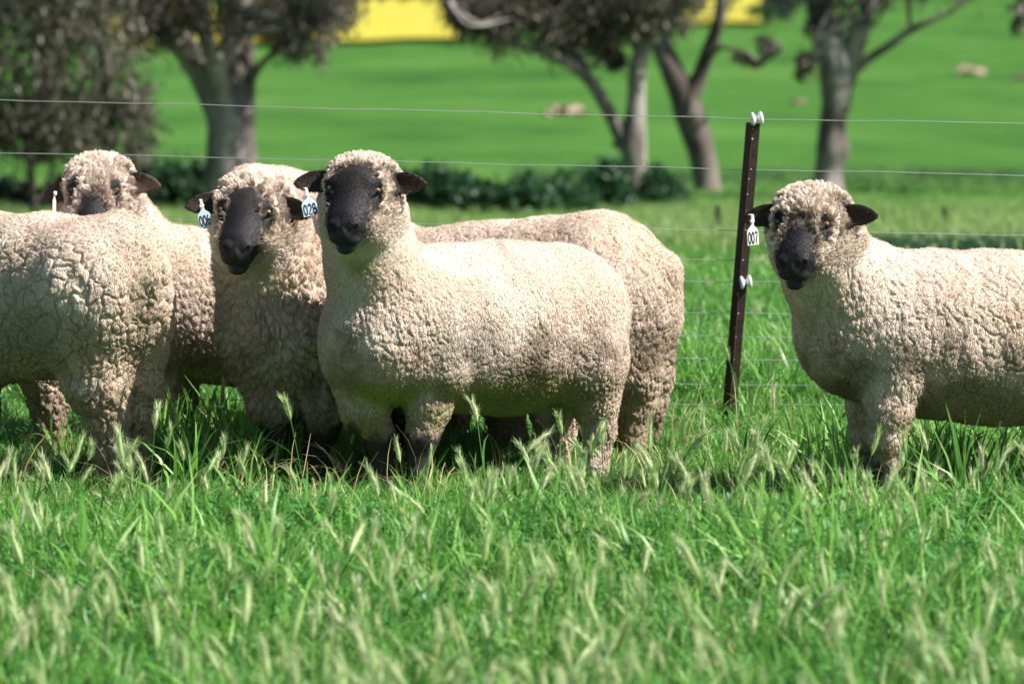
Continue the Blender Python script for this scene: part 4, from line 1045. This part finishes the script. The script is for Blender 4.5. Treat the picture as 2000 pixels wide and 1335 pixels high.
def scatter(name, label, xy, idx, rot, scl):
    z = gz(xy[:, 0], xy[:, 1]); V = np.column_stack([xy, z])
    me = bpy.data.meshes.new(name); me.vertices.add(len(V)); me.vertices.foreach_set('co', V.astype(np.float32).ravel())
    a = me.attributes.new('idx', 'INT', 'POINT'); a.data.foreach_set('value', idx.astype(np.int32))
    a = me.attributes.new('rot', 'FLOAT_VECTOR', 'POINT'); a.data.foreach_set('vector', rot.astype(np.float32).ravel())
    a = me.attributes.new('scl', 'FLOAT_VECTOR', 'POINT'); a.data.foreach_set('vector', scl.astype(np.float32).ravel())
    o = bpy.data.objects.new(name, me); C.objects.link(o); tag(o, label, kind='stuff')
    g = bpy.data.node_groups.new(name, 'GeometryNodeTree')
    g.interface.new_socket('Geometry', in_out='INPUT', socket_type='NodeSocketGeometry'); g.interface.new_socket('Geometry', in_out='OUTPUT', socket_type='NodeSocketGeometry')
    gi = g.nodes.new('NodeGroupInput'); go = g.nodes.new('NodeGroupOutput'); ip = g.nodes.new('GeometryNodeInstanceOnPoints'); ci = g.nodes.new('GeometryNodeCollectionInfo')
    ci.inputs['Collection'].default_value = src; ci.inputs['Separate Children'].default_value = True; ci.inputs['Reset Children'].default_value = True
    ip.inputs['Pick Instance'].default_value = True
    def at(nm, ty):
        n_ = g.nodes.new('GeometryNodeInputNamedAttribute'); n_.data_type = ty; n_.inputs[0].default_value = nm; return n_.outputs[0]
    L = g.links.new
    L(gi.outputs[0], ip.inputs['Points']); L(ci.outputs[0], ip.inputs['Instance'])
    L(at('idx', 'INT'), ip.inputs['Instance Index']); L(at('scl', 'FLOAT_VECTOR'), ip.inputs['Scale'])
    e2r = g.nodes.new('FunctionNodeEulerToRotation'); L(at('rot', 'FLOAT_VECTOR'), e2r.inputs[0]); L(e2r.outputs[0], ip.inputs['Rotation'])
    L(ip.outputs[0], go.inputs[0])
    md = o.modifiers.new('scatter', 'NODES'); md.node_group = g
    return o
def spread(y0, y1, dens, margin=.8):
    """random points in the viewed wedge, plus a margin each side"""
    hw = lambda y: y * 1000 / FPX + margin
    area = (hw(y0) + hw(y1)) * (y1 - y0); n = int(area * dens)
    y = RNG.uniform(y0, y1, n * 2); x = RNG.uniform(-1, 1, n * 2) * hw(y1); k = np.abs(x) < hw(y); return np.column_stack([x, y])[k][:n]
def zrot(n, tilt=.15): return np.column_stack([RNG.normal(size=n) * tilt, RNG.normal(size=n) * tilt, RNG.uniform(0, 6.28, n)])
# short sward
segs = [(6.8, 10.5, 520), (10.5, 16, 420), (16, 22, 230), (22, 32, 110), (32, 50, 36)]
P_, I_, R_, S_ = [], [], [], []
for a, b, dn in segs:
    xy = spread(a, b, dn, .9 if b < 20 else 2.); n = len(xy); q = np.column_stack([xy, np.zeros(n)])
    k = RNG.random(n); nz = fbm(q, .9, 5, 3); nz2 = fbm(q, 3.3, 8, 2)
    idx = np.where(k < .70, RNG.integers(0, 6, n), np.where(k < .925, 6 + RNG.integers(0, 3, n), 9 + RNG.integers(0, 3, n)))
    s = (.65 + .7 * nz2) * RNG.uniform(.75, 1.25, n) * (1 if b < 20 else (1.0 if b < 32 else .45))
    P_.append(xy); I_.append(idx); R_.append(zrot(n, .22)); s = s * np.where(xy[:, 1] < 10.9, 1.12, np.where(xy[:, 1] < 11.5, .60, np.where(xy[:, 1] < 13.0, .40, np.where(xy[:, 1] < 14.2, .60, 1.)))); S_.append(np.column_stack([s, s, s * (.7 + .6 * nz)]))
scatter('grass', 'short leafy green pasture grass', np.concatenate(P_), np.concatenate(I_), np.concatenate(R_), np.concatenate(S_))
P_, I_, R_, S_ = [], [], [], []
for a, b, dn in [(7, 10.9, 100), (10.9, 11.6, 50), (11.6, 13.2, 5), (13.2, 16, 9), (16, 24, 6)]:
    xy = spread(a, b, dn); n = len(xy); q = np.column_stack([xy, np.zeros(n)]); keep = fbm(q, 2.2, 15, 2) > RNG.uniform(.25, .62, n); xy = xy[keep]; n = len(xy)
    P_.append(xy); I_.append(12 + RNG.integers(0, 8, n)); R_.append(zrot(n, .26)); s = RNG.uniform(.6, 1.2, n); S_.append(np.column_stack([s, s, s]))
for a, b, dn, ii in [(7, 14, 1.5, 20), (7, 14, 14, 21)]:
    xy = spread(a, b, dn); n = len(xy); P_.append(xy); I_.append(np.full(n, ii)); R_.append(zrot(n)); s = RNG.uniform(.8, 1.2, n); S_.append(np.column_stack([s, s, s]))
# taller dark blades between the rams
for cx, cy, w, n in [(400, 13.0, .35, 60), (440, 12.6, .2, 40), (1850, 12.5, .5, 70)]:
    c = (cx - 1000) * cy / FPX; xy = np.column_stack([c + RNG.normal(size=n) * w * .6, cy + RNG.normal(size=n) * .3])
    P_.append(xy); I_.append(9 + RNG.integers(0, 3, n)); R_.append(zrot(n)); s = RNG.uniform(.8, 1.25, n); S_.append(np.column_stack([s, s, s]))
for a, b, x0, x1, dn, ii in [(23.5, 26.5, 1640, 2150, 260, (22, 23)), (50, 56, 1000, 2200, 30, (22, 23)), (27, 33, 1250, 2150, 60, (24, 25)), (33, 44, -100, 2150, 18, (24, 25))]:  # dark herb bands put in as tree shadow, pale bands are lighter grass
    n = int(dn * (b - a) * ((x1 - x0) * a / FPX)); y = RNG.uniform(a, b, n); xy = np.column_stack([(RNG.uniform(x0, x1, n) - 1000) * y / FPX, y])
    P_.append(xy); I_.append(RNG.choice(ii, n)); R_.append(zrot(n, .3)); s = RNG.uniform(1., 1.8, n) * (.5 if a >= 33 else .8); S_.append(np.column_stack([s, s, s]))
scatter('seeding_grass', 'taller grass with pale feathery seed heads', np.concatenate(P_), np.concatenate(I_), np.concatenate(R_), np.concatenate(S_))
print('total', round(time.time() - T0, 1))
